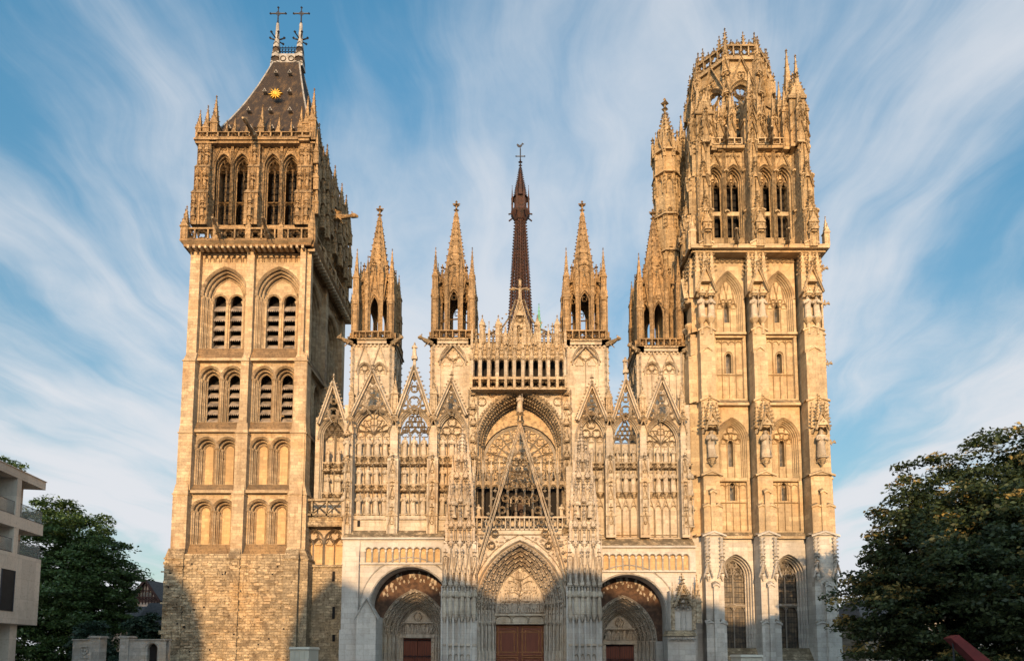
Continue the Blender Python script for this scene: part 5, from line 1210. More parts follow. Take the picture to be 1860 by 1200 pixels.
for s in (-1, 1):
    for k, (dx, hh) in enumerate(((.45, 3.0), (.85, 2.1), (1.4, 1.4))): pinnacle(ug, rc + s * dx, -.05, cgz, .32, hh * .6, hh * .5, 5)
    ug.bar([(rc + s * 3.0, zt), (rc + s * 1.7, zt + .6), (rc + s * .9, zt + 1.8), (rc + s * .4, zt + 3.4)], .16, .2, .1)
    for q in range(6): ug.crocket(rc + s * (2.8 - q * .38), 0, zt + .25 + q * .42, .13)
spirelet(ug, rc, .15, zf(575, YU), .8, zap_ - zf(575, YU) - .8, 4, 6, .14)
obj('openwork_crest', ug, FACADE)
bs = MB('carved'); bs.fr(0, YU - .3, 0); balustrade(bs, ux0, ux1, zf(708, YU - .4), zf(687, YU - .4), 0, c, .25, 'foil')
for k in range(n + 1): bs.box(ux0 + k * c - .12, ux0 + k * c + .12, -.35, .1, zf(709, YU), zf(686, YU))
obj('balustrade', bs, FACADE)
# crucifix on the crest
cz = zf(550, YU); cb = MB('carved'); cb.rod((0, 0, -.3), (0, 0, 2.6), .13, 6); cb.rod((-.85, 0, 1.75), (.85, 0, 1.75), .1, 6); cb.rod((0, -.15, .5), (0, -.15, 1.75), .17, 6, .14); cb.blob(0, -.17, 2.0, .16)
for s in (-1, 1): cb.rod((0, -.13, 1.65), (s * .75, -.12, 1.85), .075, 5); cb.blob(s * .9, 0, 1.75, .15)
cb.blob(0, 0, 2.65, .18); obj('crucifix', cb, FACADE, (rc, YU - .1, cz - .5))
# great openwork gable over the main portal
gg = MB('pale', 'carved'); YP = -2.7; gg.fr(0, YP, 0); G0, G1 = zf(1055, YP), zf(778, YP); gh = 3.95
for sg in (-1, 1):
    for off, w in ((0, .15), (.30, .10)): gg.bar([(rc + sg * (gh + off), G0), (rc + sg * off * .3, G1 + off)], w, .25, 0, ridge=False); gg.bar([(rc + sg * (gh + off), G0), (rc + sg * off * .3, G1 + off)], w * .5, .12, -.25)
    for k in range(20): q = (k + .5) / 20; gg.crocket(rc + sg * (gh * (1 - q) + .5), -.1, G0 + (G1 - G0) * q + .15, .2)
    gg.m = 1
    for k in range(3, 12):                              # tracery that follows the slope
        q = k / 13; z = G0 + (G1 - G0) * q; x = gh * (1 - q) - .55; r = .32
        if x > .3: gg.bar(circ(rc + sg * x, z, r, 8), .11, .16, 0, True); gg.bar(foil(rc + sg * x, z, r * .9, 4, 3), .10, .14, 0, True)
    gg.m = 0
gg.m = 1
for q, r in ((.52, .55), (.62, .45), (.70, .36), (.78, .28)):
    z = G0 + (G1 - G0) * q
    for k in (-1, 0, 1): gg.bar(foil(rc + k * r * 1.0, z, r * .52), .12, .16, 0, True); gg.bar(arch((rc + k * r, r * .5, z - r * .9, z + r * .1, r * .7), 0, 4), .12, .18, 0)
finial(gg, rc, -.1, G1, 1.8); corbel(gg, rc, -.1, G1 + 1.6, .5, .5)
obj('gable', gg, FACADE)
statue(FACADE, rc, YP - .1, G1 + 1.5, 1.5)
nt_ = MB('pale', 'roofstone'); nt_.box(-8, 8, 6, 90, 0, Zp(700, 3)); nt_.box(-8.2, 8.2, 2.6, 7, 0, Zp(735, 2.6)); nt_.box(-22, 22, 6, 80, 0, 11); nt_.m = 1
nt_.fr(0, 12, 0); zz = Zp(700, 3); nt_.prism([(-8.4, zz), (8.4, zz), (0, zz + 7)], 0, 78); obj('nave', nt_, CATH)
# ---------------------------------------------------------------- portals
fm.fr(); fm.m = 0
def figures(mb, pts_dirs, s=1.0):
    for (x, d, z, ux, uz, h) in pts_dirs:                # little carved figure standing along a curve
        mb.rod((x, d, z), (x + ux * h * .75, d - .02, z + uz * h * .75), .13 * s, 6, .10 * s); mb.blob(x + ux * h * .92, d - .05, z + uz * h * .92, .085 * s); mb.blob(x + ux * h * .45, d - .13 * s, z + uz * h * .45, .11 * s)
        mb.blob(x + ux * h * 1.15, d - .06, z + uz * h * 1.15, .17 * s, .17 * s, .1 * s)
def archivolts(mb, o, d0, n, step, dep, figs=(), fr_=(), nn=12):
    e = mb.orders(o, d0, n, step, dep, True, nn)
    for k in range(n):
        oo = (o[0], o[1] - (k + .5) * step, o[2], o[3], 0); r = arch(o, (k + .5) * step, 40)[1:-1]; dd = d0 + (k + .55) * dep
        L = 0; last = -9
        for p, q in zip(r, r[1:]):
            l = hypot(q[0] - p[0], q[1] - p[1]); L += l
            if k in figs and L - last > .78:
                s = 1 if p[0] < o[0] else -1; figures(mb, [(p[0], dd - .1, p[1], (q[0] - p[0]) / l * s, (q[1] - p[1]) / l * s, .55)], .95); last = L
            elif k in fr_ and L - last > .26: mb.blob(p[0], dd - .02, p[1], .11, .12, .11); last = L
    return e
def relief(mb, cx, a, z0, z1, d, shape, seed, rows):
    rnd = random.Random(seed)
    for rr in range(rows):
        zz = z0 + (z1 - z0) * rr / rows; h = (z1 - z0) / rows * 1.05; x = cx - a
        while x < cx + a:
            hw = inside_half(shape, zz + h * .8)
            if abs(x - cx) < hw - .12:
                hh = h * rnd.uniform(.75, 1.0); lean = rnd.uniform(-.25, .25); mb.rod((x, d - .02, zz), (x + lean * hh * .7, d - .1, zz + hh * .7), .12, 6, .09); mb.blob(x + lean * hh * .85, d - .14, zz + hh * .86, .085)
                mb.rod((x + lean * hh * .5, d - .12, zz + hh * .55), (x + rnd.uniform(-.3, .3), d - .2, zz + hh * rnd.uniform(.3, .8)), .04, 4); mb.rod((x, d - .05, zz + .1), (x + rnd.uniform(-.22, .22), d - .14, zz), .07, 5)
            x += rnd.uniform(.2, .34)
def clustered_jamb(mb, cx, a, z0, z1, d0, n, step, dep, rch=.11):
    for sg in (-1, 1):
        for k in range(n):
            u = cx + sg * (a - (k + .35) * step); dd = d0 + (k + .6) * dep
            mb.cone(u, dd, z0, rch, z1 - .35, rch, 8); mb.loft([[(*p, z1 - .4) for p in mb.ngon(u, dd, rch, 8)], [(*p, z1 + .02) for p in mb.ngon(u, dd, rch * 2, 8)]]); mb.cone(u, dd, z0, rch * 1.6, z0 + .3, rch * 1.2, 8)
            for j in range(int((z1 - z0) / .3)): mb.blob(u + sg * step * .45, dd + dep * .2, z0 + .2 + j * .3, .07)
def door(parent, cx, w, z0, z1, Y, leaves):
    mb = MB('door', 'door_gold', 'iron'); mb.fr(0, Y, 0); 
    for s in (-1, 1):
        u0, u1 = (cx - w / 2, cx - .02) if s < 0 else (cx + .02, cx + w / 2)
        mb.m = 0; mb.box(u0, u1, 0, .15, z0, z1); mb.m = 1
        for za, zb in ((z0 + .1, z0 + (z1 - z0) * .42), (z0 + (z1 - z0) * .46, z1 - .15)):
            if leaves:
                mb.bar([(u0 + .2, za), (u1 - .2, za), (u1 - .2, zb), (u0 + .2, zb)], .15, .09, 0, True); mb.bar([(u0 + .5, za + .3), (u1 - .5, za + .3), (u1 - .5, zb - .3), (u0 + .5, zb - .3)], .1, .06, 0, True)
            else:
                for j in range(6): uu = u0 + (u1 - u0) * j / 6; mb.m = 2; mb.box(uu - .012, uu + .012, -.006, .02, z0, z1)
        mb.m = 2 if not leaves else 1
        for q in (.12, .52, .88): mb.bar([(u0 + .02, z0 + (z1 - z0) * q), (u1 - .02, z0 + (z1 - z0) * q)], .09, .05, 0)
        if not leaves:
            for q in (.12, .52, .88):
                for j in range(3): mb.bar(circ(u0 + (u1 - u0) * (j + .5) / 3, z0 + (z1 - z0) * q, .16, 6), .04, .04, 0, True)
    mb.m = 2; mb.blob(cx - .2, -.08, z0 + 1.2, .07); mb.blob(cx + .2, -.08, z0 + 1.2, .07)
    return obj('door', mb, parent)
PAINT = plain('worn_wall_painting', (0.048, 0.028, 0.019), 0.9, 0.2, 2.6, col2=(0.11, 0.062, 0.038), lo=.35, hi=.7)
def side_portal(cx, ap_py, doortop, sp_py, typ_ap, lunette_sp, label):
    mb = MB('portal', PAINT, 'porch'); Y0 = .7; mb.fr(0, Y0, 0); mb.m = 1; zs = zf(sp_py, Y0); za = zf(ap_py, Y0)
    o = (cx, 3.1, -2, zs, max(za - zs, 3.15)); mb.wallrow(cx - 3.7, cx + 3.7, -2, zf(1015, Y0), 0, [o], 12); mb.m = 0
    e = archivolts(mb, o, 0, 5, .29, .36, (0,), (1, 2, 3, 4)); oi = (cx, o[1] - e[0], zs, zs, o[4] - e[0]); d = e[1] + .1
    mb.poly([(p[0], d, p[1]) for p in arch((cx, oi[1], zs - .3, zs, oi[4]), 0, 12)])
    clustered_jamb(mb, cx, 3.1, -1, zs, 0, 5, .29, .36, .10)
    mb.m = 2; mb.box(cx - 3.6, cx - 2.95, -.25, .3, -2, zs - .05); mb.box(cx + 2.95, cx + 3.6, -.25, .3, -2, zs - .05); mb.m = 0
    # flaking pale figures of the wall painting
    rnd = random.Random(int(cx * 10)); PF = plain('pale_paint_flakes', (0.36, 0.30, 0.235), .9, .3) if 'pf' not in M else M['pf']; M['pf'] = PF
    mb.mats.append(PF); mb.m = 3; lz = zf(lunette_sp, YW)
    for k in range(26):
        a = pi * (.16 + .68 * (k // 2) / 12) + rnd.uniform(-.06, .06); r = 3.25 - (.45 if k % 2 else 0) + rnd.uniform(-.2, .12); x, z = cx + r * cos(a), lz + r * sin(a) * 1.02 - .2
        if z - za < -.2 and abs(x - cx) < 2: z = za + .35
        pts = []
        for j in range(14): b = 2 * pi * j / 14; q = rnd.uniform(.45, 1.2); pts.append((x + (.17 if k % 2 == 0 else .11) * q * cos(b), z + (.36 if k % 2 == 0 else .2) * q * sin(b)))
        if inside_half(o, min(p[1] for p in pts)) < abs(x - cx) or min(p[1] for p in pts) > za: mb.prism(pts, -.012, 0, False)
        elif min(p[1] for p in pts) > zs: mb.prism([(p[0], max(p[1], za + .05)) for p in pts], -.012, 0, False)
    P = obj('portal', mb, CATH); P['label'] = label
    ty = MB('portal'); ty.fr(0, Y0, 0); zm = zs + (oi[4]) * .44
    ty.box(cx - oi[1], cx + oi[1], d - .25, d, zs - .3, zs + .05); ty.box(cx - oi[1] * .9, cx + oi[1] * .9, d - .22, d, zm - .08, zm + .06)
    relief(ty, cx, oi[1] - .15, zs + .08, zm - .1, d, oi, 3, 1); relief(ty, cx, oi[1] - .3, zm + .08, zs + oi[4] * .98, d, oi, 5, 1)
    for k in range(5): ty.bar(arch((cx - oi[1] * .8 + (k + .5) * oi[1] * .32, oi[1] * .15, zm - .45, zm - .35, oi[1] * .16), 0, 4), .07, .12, d)
    ty.bar(circ(cx, zm + .55, .38, 10), .09, .15, d, True); obj('tympanum', ty, P)
    dm = MB('portal'); dm.fr(0, Y0, 0)
    for s in (-1, 1):
        dm.box(cx + s * 1.55 - .22, cx + s * 1.55 + .22, d - .15, d + .3, -2, zs - .3)
        for j in range(22): dm.blob(cx + s * 1.55 + (.1 if j % 2 else -.1), d - .15, -.5 + j * .25, .1, .06, .12)
    obj('door_jamb', dm, P)
    door(P, cx, 2.65, -.6, zf(doortop, Y0 + d), Y0 + d + .05, False)
    return P
side_portal(-9.6, 1070, 1152, 1151, 1107, 1100, 'left side portal with painted lunette and red door')
side_portal(9.6, 1081, 1163, 1163, 1118, 1110, 'right side portal with painted lunette and red door')
# central portal
cp = MB('portal', 'pale', 'dark'); YC = -2.5; cp.fr(0, YC, 0); zs = zf(1100, YC); o = (rc, 3.75, -2, zs, zf(986, YC) - zs)
cp.wallrow(rc - 4.5, rc + 4.5, -2, zf(972, YC), 0, [o], 12); cp.poly([(rc - 4.5, 0, zf(972, YC)), (rc + 4.5, 0, zf(972, YC)), (rc + 4.5, 2.5, zf(972, YC)), (rc - 4.5, 2.5, zf(972, YC))])
e = archivolts(cp, o, 0, 5, .29, .62, (0, 1, 2, 3, 4), ()); oi = (rc, o[1] - e[0], zs, zs, o[4] - e[0]); d = e[1] + .1
cp.m = 1; cp.bar(arch((rc, 3.95, zs, zs, o[4] + .2), 0, 12), .25, .3, .02); cp.bar(arch((rc, 4.3, zs, zs, o[4] + .75), 0, 12), .12, .12, .02); cp.m = 0
for p in arch(o, .12, 20)[1:-1]: cp.blob(p[0], -.06, p[1], .15, .15, .13)
rnd = random.Random(4)                                   # foliage carved over the spandrels
for k in range(420):
    x = rc + rnd.uniform(-4.4, 4.4); z = rnd.uniform(zs + 1, zf(975, YC))
    if inside_half((rc, 4.3, 0, zs, o[4] + .6), z) < abs(x - rc): cp.crocket(x, -.04, z, rnd.uniform(.08, .15))
for sg in (-1, 1):
    for k in range(5):
        u = rc + sg * (o[1] - (k + .5) * .29); dd = (k + .45) * .62; z0 = zf(1126, YC + dd)
        cp.fr(0, YC, 0); corbel(cp, u, dd, z0, .42, .55); canopy(cp, u, dd, zs + .35, .42, .5); cp.cone(u, dd, -1, .12, z0 - .5, .12, 6); cp.box(u - .18, u + .18, dd - .1, dd + .3, -1, 2.2)
        figures(cp, [(u, dd - .05, z0 + .02, 0, 1, 1.2)], 1.1)
PC = obj('portal', cp, CATH); PC['label'] = 'deep central portal with carved archivolts and tall double door'
ty = MB('portal', 'pale'); ty.fr(0, YC, 0); z0 = zf(1114, YC + d); ty.poly([(p[0], d, p[1]) for p in arch((rc, oi[1], z0, zs, oi[4]), 0, 12)])
relief(ty, rc, oi[1] - .1, z0 + .1, zs + oi[4] * .92, d, (rc, oi[1], z0, zs, oi[4]), 11, 4)
ty.bar([(rc, z0 + .8), (rc - .1, z0 + 1.5), (rc + .1, z0 + 2.3), (rc, z0 + 3.2)], .12, .25, d)
for k in range(5):
    for s in (-1, 1): ty.bar([(rc, z0 + 1.2 + k * .45), (rc + s * (.4 + .1 * k), z0 + 1.5 + k * .5), (rc + s * (.6 + .15 * k), z0 + 1.4 + k * .55)], .07, .2, d)
ty.m = 1; ty.box(rc - oi[1] - .1, rc + oi[1] + .1, d - .4, d, z0 - .2, z0); ty.box(rc - oi[1] - .1, rc + oi[1] + .1, d - .25, d, zf(1133, YC + d), z0 - .2)
for k in (-1, 0, 1): ty.bar(arch((rc + k * 1.5, .7, zf(1131, YC + d), zf(1124, YC + d), .3), 0, 4), .08, .1, d - .25)
obj('tympanum', ty, PC)
door(PC, rc, 2 * oi[1] - .1, -.6, zf(1135, YC + d), YC + d + .1, True)
# buttress piers with the jamb statues, beside the central portal
def portal_pier(pl, pr, label, sg):
    mb = MB('portal', 'porch', 'pale'); Y = -3.3; x0, x1 = Xp(pl, 1100, Y), Xp(pr, 1100, Y); c = (x0 + x1) / 2; w = x1 - x0; mb.fr(0, Y, 0); mb.m = 1
    zc = zf(1063, Y); zb = zf(1113, Y)
    mb.box(x0 + .1, x1 - .1, .35, 3.4, -2, zf(980, Y)); mb.m = 0; n = 6; cw = w / n
    for k in range(n):
        u = x0 + (k + .5) * cw; dd = .05 + .28 * abs(k - 2.5) / 2.5
        mb.m = 1; mb.box(u - cw * .47, u + cw * .47, dd + .12, .6, -1, zb - .6); mb.m = 0; mb.box(u - cw * .42, u + cw * .42, dd - .05, .4, zf(1172, Y), zf(1168, Y))
        for j in range(4): mb.bar(arch((u, cw * .3, -1 + j * 1.1, -.6 + j * 1.1, .3), 0, 4), .07, .1, dd + .12) if j < 3 else None
        mb.m = 1; mb.cone(u - cw * .5, dd - .05, -1, .1, zc, .1, 6); mb.m = 0
        corbel(mb, u, dd - .1, zb, cw * .95, .75); canopy(mb, u, dd - .1, zc - .05, cw * .95, 1.2)
        for s in (-1, 1): mb.bar([(u + s * cw * .4, zc + .4), (u + s * cw * .4, zf(1010, Y))], .1, .2, .3)
        gable(mb, u, zf(1040, Y), cw * .45, zf(1012, Y) + (.8 if k in (1, 4) else 0), dd, .09, .15, 5, False); pinnacle(mb, u + cw * .5, dd + .1, zf(1030, Y), .2, 1.2, 1.4, 4, False)
    for k in range(n):
        u = x0 + (k + .5) * cw; dd = .05 + .28 * abs(k - 2.5) / 2.5; JS.append((u, Y + dd - .15, zb, (zc - zb) * .98))
    # stacked tabernacles above
    tiers = [(985, 945, 2.3), (945, 895, 2.0), (895, 850, 1.55), (850, 818, 1.1)]
    for i, (ya, yb, ww) in enumerate(tiers):
        z0, z1 = zf(ya, Y), zf(yb, Y); d0 = .35 + .35 * i; mb.m = 2; mb.box(c - ww / 2, c + ww / 2, d0, 3.6, z0, z1); mb.m = 0; m = 3 if i < 2 else 2
        for k in range(m):
            u = c - ww / 2 + ww * (k + .5) / m; q = ww / m
            mb.bar(arch((u, q * .4, z0, z0 + (z1 - z0) * .6, q * .5), 0, 5), .1, .18, d0); gable(mb, u, z0 + (z1 - z0) * .6, q * .45, z1 + .4, d0 - .08, .09, .14, 4, False); corbel(mb, u, d0 - .1, z0 + .1, q * .7, .5)
            figures(mb, [(u, d0 - .1, z0 + .1, 0, 1, (z1 - z0) * .5)], 1.2); canopy(mb, u, d0 - .1, z0 + (z1 - z0) * .72, q * .7, .7)
        for s in (-1, 1): pinnacle(mb, c + s * ww * .5, d0 + .05, z0 + .2, .3, z1 - z0 - .4, 1.5, 4); [mb.crocket(c + s * (ww * .5 + .2), d0, z0 + (z1 - z0) * j / 5, .13) for j in range(5)]
        if i == 1: CS.extend([(c + s * ww * .3, Y + d0 - .3, z0 + .4, 1.7) for s in (-1, 1)]); 
    spirelet(mb, c, 1.9, zf(818, Y), 1.0, zf(770, Y) - zf(818, Y), 8, 7, .14)
    o_ = obj('buttress', mb, CATH); o_['label'] = label
    return o_
JS = []; CS = []
for pl, pr, lb_, sg in ((802, 866, 'carved buttress pier left of the central portal', -1), (1031, 1095, 'carved buttress pier right of the central portal', 1)):
    JS.clear(); CS.clear(); b_ = portal_pier(pl, pr, lb_, sg)
    for q in JS: statue(b_, *q, 0.0, .58)
    for q in CS: statue(b_, *q)
me = FACADE.data; me.from_pydata(fm.v, [], fm.f)
for m in fm.mats: me.materials.append(m)
me.polygons.foreach_set('material_index', fm.mi); me.update()
# ---------------------------------------------------------------- iron crossing spire far behind
sp = MB('spire_iron', 'copper'); Ys = 58.0; zA, zB, zC, zD = [Zp(p, Ys) for p in (640, 392, 352, 292)]; xc = .35
def ring_r(z): return 2.6 + (0.85 - 2.6) * (z - zA) / (zB - zA)
for k in range(8):
    a = pi / 8 + k * pi / 4; P0 = (xc + ring_r(zA) * cos(a), Ys + ring_r(zA) * sin(a), zA); P1 = (xc + .85 * cos(a), Ys + .85 * sin(a), zB); sp.rod(P0, P1, .24, 5, .15)
    for i in range(46): q = i / 46; z = zA + (zB - zA) * q; r = ring_r(z) + .3; sp.crocket(xc + r * cos(a), Ys + r * sin(a), z, .2)
    b = a + pi / 8; r0, r1 = ring_r(zA) * .9, .85 * .9; sp.rod((xc + r0 * cos(b), Ys + r0 * sin(b), zA), (xc + r1 * cos(b), Ys + r1 * sin(b), zB), .10, 4)
for i in range(40):
    z = zA + (zB - zA) * i / 40; r = ring_r(z) * .96; z2 = zA + (zB - zA) * (i + 1) / 40; r2 = ring_r(z2) * .96
    pts = [(xc + r * cos(pi / 8 + k * pi / 4), Ys + r * sin(pi / 8 + k * pi / 4), z) for k in range(8)]; p2 = [(xc + r2 * cos(pi / 8 + k * pi / 4), Ys + r2 * sin(pi / 8 + k * pi / 4), z2) for k in range(8)]
    for k in range(8): sp.rod(pts[k], p2[(k + 1) % 8], .07, 3); sp.rod(pts[(k + 1) % 8], p2[k], .07, 3); sp.rod(pts[k], pts[(k + 1) % 8], .06, 3)
sp.cone(xc, Ys, zA, ring_r(zA) * .45, zB, .3, 8)
for z, r0, r1, h in ((zB - 1.2, 1.1, 2.0, 1.5), (zB + .3, 2.0, 1.9, .5), (zB + .8, 1.35, 1.3, 2.6), (zB + 3.4, 1.7, 1.2, .6)): sp.cone(xc, Ys, z, r0, z + h, r1, 8)
for k in range(8):
    a = pi / 8 + k * pi / 4; pinnacle(sp, xc + 1.75 * cos(a), Ys + 1.75 * sin(a), zB + .6, .35, 2.4, 2.6, 4, False); sp.rod((xc + 1.6 * cos(a), Ys + 1.6 * sin(a), zB), (xc + 2.5 * cos(a), Ys + 2.5 * sin(a), zB - .4), .14, 4)
spirelet(sp, xc, Ys, zB + 3.8, 2.5, zD - zB - 5.2, 8, 16, .2)
SPIRE = obj('spire', sp, CATH); SPIRE['label'] = 'slender rust-coloured openwork iron spire behind the front'
zz = zD - 1.6; H = Zp(264, Ys) - zz; cr = MB('iron'); cr.rod((0, 0, 0), (0, 0, H * .85), .12, 6); cr.rod((-.85, 0, H * .52), (.85, 0, H * .52), .1, 6)
for p in ((-.85, H * .52), (.85, H * .52), (0, H * .25)): cr.blob(p[0], 0, p[1], .2)
obj('cross', cr, SPIRE, (xc, Ys, zz)); wc = MB('iron')
wc.prism([(-.5, .1), (-.1, -.05), (.25, .15), (.45, .6), (.75, .65), (.5, .85), (.35, .95), (.2, .6), (-.15, .4), (-.55, .75), (-.75, .5)], -.05, .05); wc.rod((0, 0, -.4), (0, 0, .1), .06, 5); obj('weathercock', wc, SPIRE, (xc, Ys, zz + H * .85 + .3))
ds = MB('copper'); pinnacle(ds, 0, 0, 0, .7, 2.2, 3.2, 5); obj('copper_pinnacle', ds, SPIRE, (Xp(979, 600, 40), 40, Zp(612, 40)))
# ================================================================= THE SETTING
M['paving'] = stone('square_paving', (0.22, 0.20, 0.18), (0.10, 0.09, 0.08), 0.8, 0.8, 0.12, 0.4, 0.0, 0.3, 0.015)
def ground_mat():
    m, nt, b = new_mat('stone_paved_ground'); g = N(nt, 'ShaderNodeNewGeometry'); br = N(nt, 'ShaderNodeTexBrick'); nt.links.new(g.outputs['Position'], br.inputs['Vector'])
    br.inputs['Scale'].default_value = 1.0; br.inputs['Brick Width'].default_value = .6; br.inputs['Row Height'].default_value = .3; br.inputs['Color1'].default_value = (.27, .25, .225, 1); br.inputs['Color2'].default_value = (.16, .15, .14, 1); br.inputs['Mortar'].default_value = (.09, .085, .08, 1); br.inputs['Mortar Size'].default_value = .01
    nt.links.new(mixc(nt, ramp(nt, noise(nt, g.outputs['Position'], .4, 5), .4, .7), br.outputs['Color'], (.13, .12, .11)), b.inputs['Base Color']); b.inputs['Roughness'].default_value = .8; return m
M['ground'] = ground_mat()
gm = MB('ground'); gm.poly([(-1500, -1500, 0), (1500, -1500, 0), (1500, 1500, 0), (-1500, 1500, 0)]); GR = obj('ground', gm); GR['kind'] = 'structure'
def leaf_mat(name, c1, c2):
    m, nt, b = new_mat(name); g = N(nt, 'ShaderNodeNewGeometry')
    n = noise(nt, g.outputs['Position'], 0.9, 3); r = g.outputs['Random Per Island']
    f = math_(nt, 'ADD', math_(nt, 'MULTIPLY', n, .6), math_(nt, 'MULTIPLY', r, .5))
    nt.links.new(mixc(nt, ramp(nt, f, .35, .85), c1, c2), b.inputs['Base Color']); b.inputs['Roughness'].default_value = .55; b.inputs['Specular IOR Level'].default_value = .3
    t = N(nt, 'ShaderNodeBsdfTranslucent'); t.inputs['Color'].default_value = (*[x * 1.4 for x in c2], 1); mx = N(nt, 'ShaderNodeMixShader'); mx.inputs[0].default_value = .22
    nt.links.new(b.outputs[0], mx.inputs[1]); nt.links.new(t.outputs[0], mx.inputs[2]); nt.links.new(mx.outputs[0], nt.nodes['Material Output'].inputs['Surface']); return m
M['leaf_dark'] = leaf_mat('dark_green_leaves', (.016, .028, .010), (.052, .070, .022)); M['leaf_mid'] = leaf_mat('green_leaves', (.024, .046, .012), (.07, .115, .03))
M['leaf_pine'] = leaf_mat('pine_needles', (.014, .028, .016), (.035, .06, .03)); M['blossom'] = leaf_mat('pale_seed_bracts', (.15, .115, .035), (.34, .25, .08)); M['bark'] = plain('brown_bark', (.05, .04, .03), .95, .2, 3, bump=.6, stretch=(4, 4, .6))
def leaves(name, parent, centers, mats, rad, per, leaf, flat, seed, droop=.35, fracs=None, elong=1.7):
    """leaf-sized faces in clumps spread through the crown"""
    rs = np.random.RandomState(seed); C_ = np.asarray(centers); n = len(C_) * per
    base = np.repeat(C_[:, :3], per, 0); rr = np.repeat(C_[:, 3], per)
    v = rs.normal(size=(n, 3)); v /= np.linalg.norm(v, axis=1)[:, None]; q = rs.rand(n) ** .45
    off = v * q[:, None] * rr[:, None] * rad; off[:, 2] *= flat; off[:, 2] -= droop * (off[:, 0] ** 2 + off[:, 1] ** 2) / (rad * rr)
    pos = base + off
    t = rs.normal(size=(n, 3)); t[:, 2] = t[:, 2] * .45 - .25; t /= np.linalg.norm(t, axis=1)[:, None]
    rad_ = pos - C_[:, :3].mean(0); rad_ /= np.linalg.norm(rad_, axis=1)[:, None] + 1e-6; nr = rs.normal(size=(n, 3)) * .55 + rad_ * .9 + np.array([0, 0, .35]); b = np.cross(nr, t); b /= np.linalg.norm(b, axis=1)[:, None]
    L = leaf * (.6 + .8 * rs.rand(n))[:, None]; Wd = L / elong
    up = np.cross(t, b)
    co = np.stack([pos - t * L * .5, pos + b * Wd * .5 + up * L * .08, pos + t * L * .55, pos - b * Wd * .5 + up * L * .08], 1).reshape(-1, 3)
    me = bpy.data.meshes.new(name); me.vertices.add(4 * n); me.vertices.foreach_set('co', co.ravel()); me.loops.add(4 * n); me.loops.foreach_set('vertex_index', np.arange(4 * n)); me.polygons.add(n); me.polygons.foreach_set('loop_start', np.arange(0, 4 * n, 4)); me.polygons.foreach_set('loop_total', np.full(n, 4))
    for m in mats: me.materials.append(M[m])
    if len(mats) > 1:
        ci = np.repeat((rs.rand(len(C_)) < (fracs or .2)).astype(int), per) * (rs.rand(n) < .75) * (off[:, 2] > -.1 * rad)
        me.polygons.foreach_set('material_index', ci.astype(np.int32))
    me.update(); me.validate(); o = bpy.data.objects.new(name, me); link(o, parent); return o
def crown_centers(seed, envs, n, shell=(.55, 1.0), zmin=1.5):
    rnd = random.Random(seed); out = []; tot = sum(e[3] * e[5] for e in envs)
    for (x, y, z, rx, ry, rz) in envs:
        for _ in range(int(n * rx * rz / tot)):
            v = Vector((rnd.gauss(0, 1), rnd.gauss(0, 1), rnd.gauss(0, 1))).normalized(); q = rnd.uniform(*shell) if rnd.random() < .8 else rnd.uniform(.1, .6)
            p = (x + v.x * rx * q, y + v.y * ry * q, z + v.z * rz * q)
            if p[2] > zmin: out.append((*p, rnd.uniform(.65, 1.25)))
    return out
def trunk(parent, x, y, h, r, seed, spread, zt):
    rnd = random.Random(seed); mb = MB('bark'); p = Vector((x, y, 0)); 
    for k in range(5):
        q = Vector((x + rnd.uniform(-.25, .25) * k, y + rnd.uniform(-.25, .25) * k, h * (k + 1) / 5)); mb.rod(p, q, r * (1 - .12 * k), 9, r * (1 - .12 * (k + 1))); p = q
        if k >= 2:
            for j in range(3):
                a = rnd.uniform(0, 2 * pi); e = q + Vector((cos(a) * spread * rnd.uniform(.5, .9), sin(a) * spread * rnd.uniform(.5, .9), (zt - h) * rnd.uniform(.2, .6))); m_ = (q + e) / 2 + Vector((0, 0, .6)); mb.rod(q, m_, r * .4, 6, r * .25); mb.rod(m_, e, r * .25, 5, r * .08)
    return obj('trunk', mb, parent)
# big lime tree at the right
tr = thing('lime_tree', 'large dark tree with pale golden clusters in the evening sun at right', 'tree', (0, 0, 0))
E = [(28.8, -19, 6.4, 8.0, 7.0, 6.2), (30.5, -18, 9.2, 8.4, 7, 6.8), (25.0, -17, 4.8, 4.8, 4.2, 4.3), (34, -18, 9, 8, 7, 6.4)]
leaves('crown', tr, crown_centers(2, E, 1400, (.68, 1.0)), ['leaf_dark', 'blossom'], 1.15, 150, .25, .40, 5, .26, .28)
trunk(tr, 29.5, -18.5, 5, .45, 4, 5, 12)
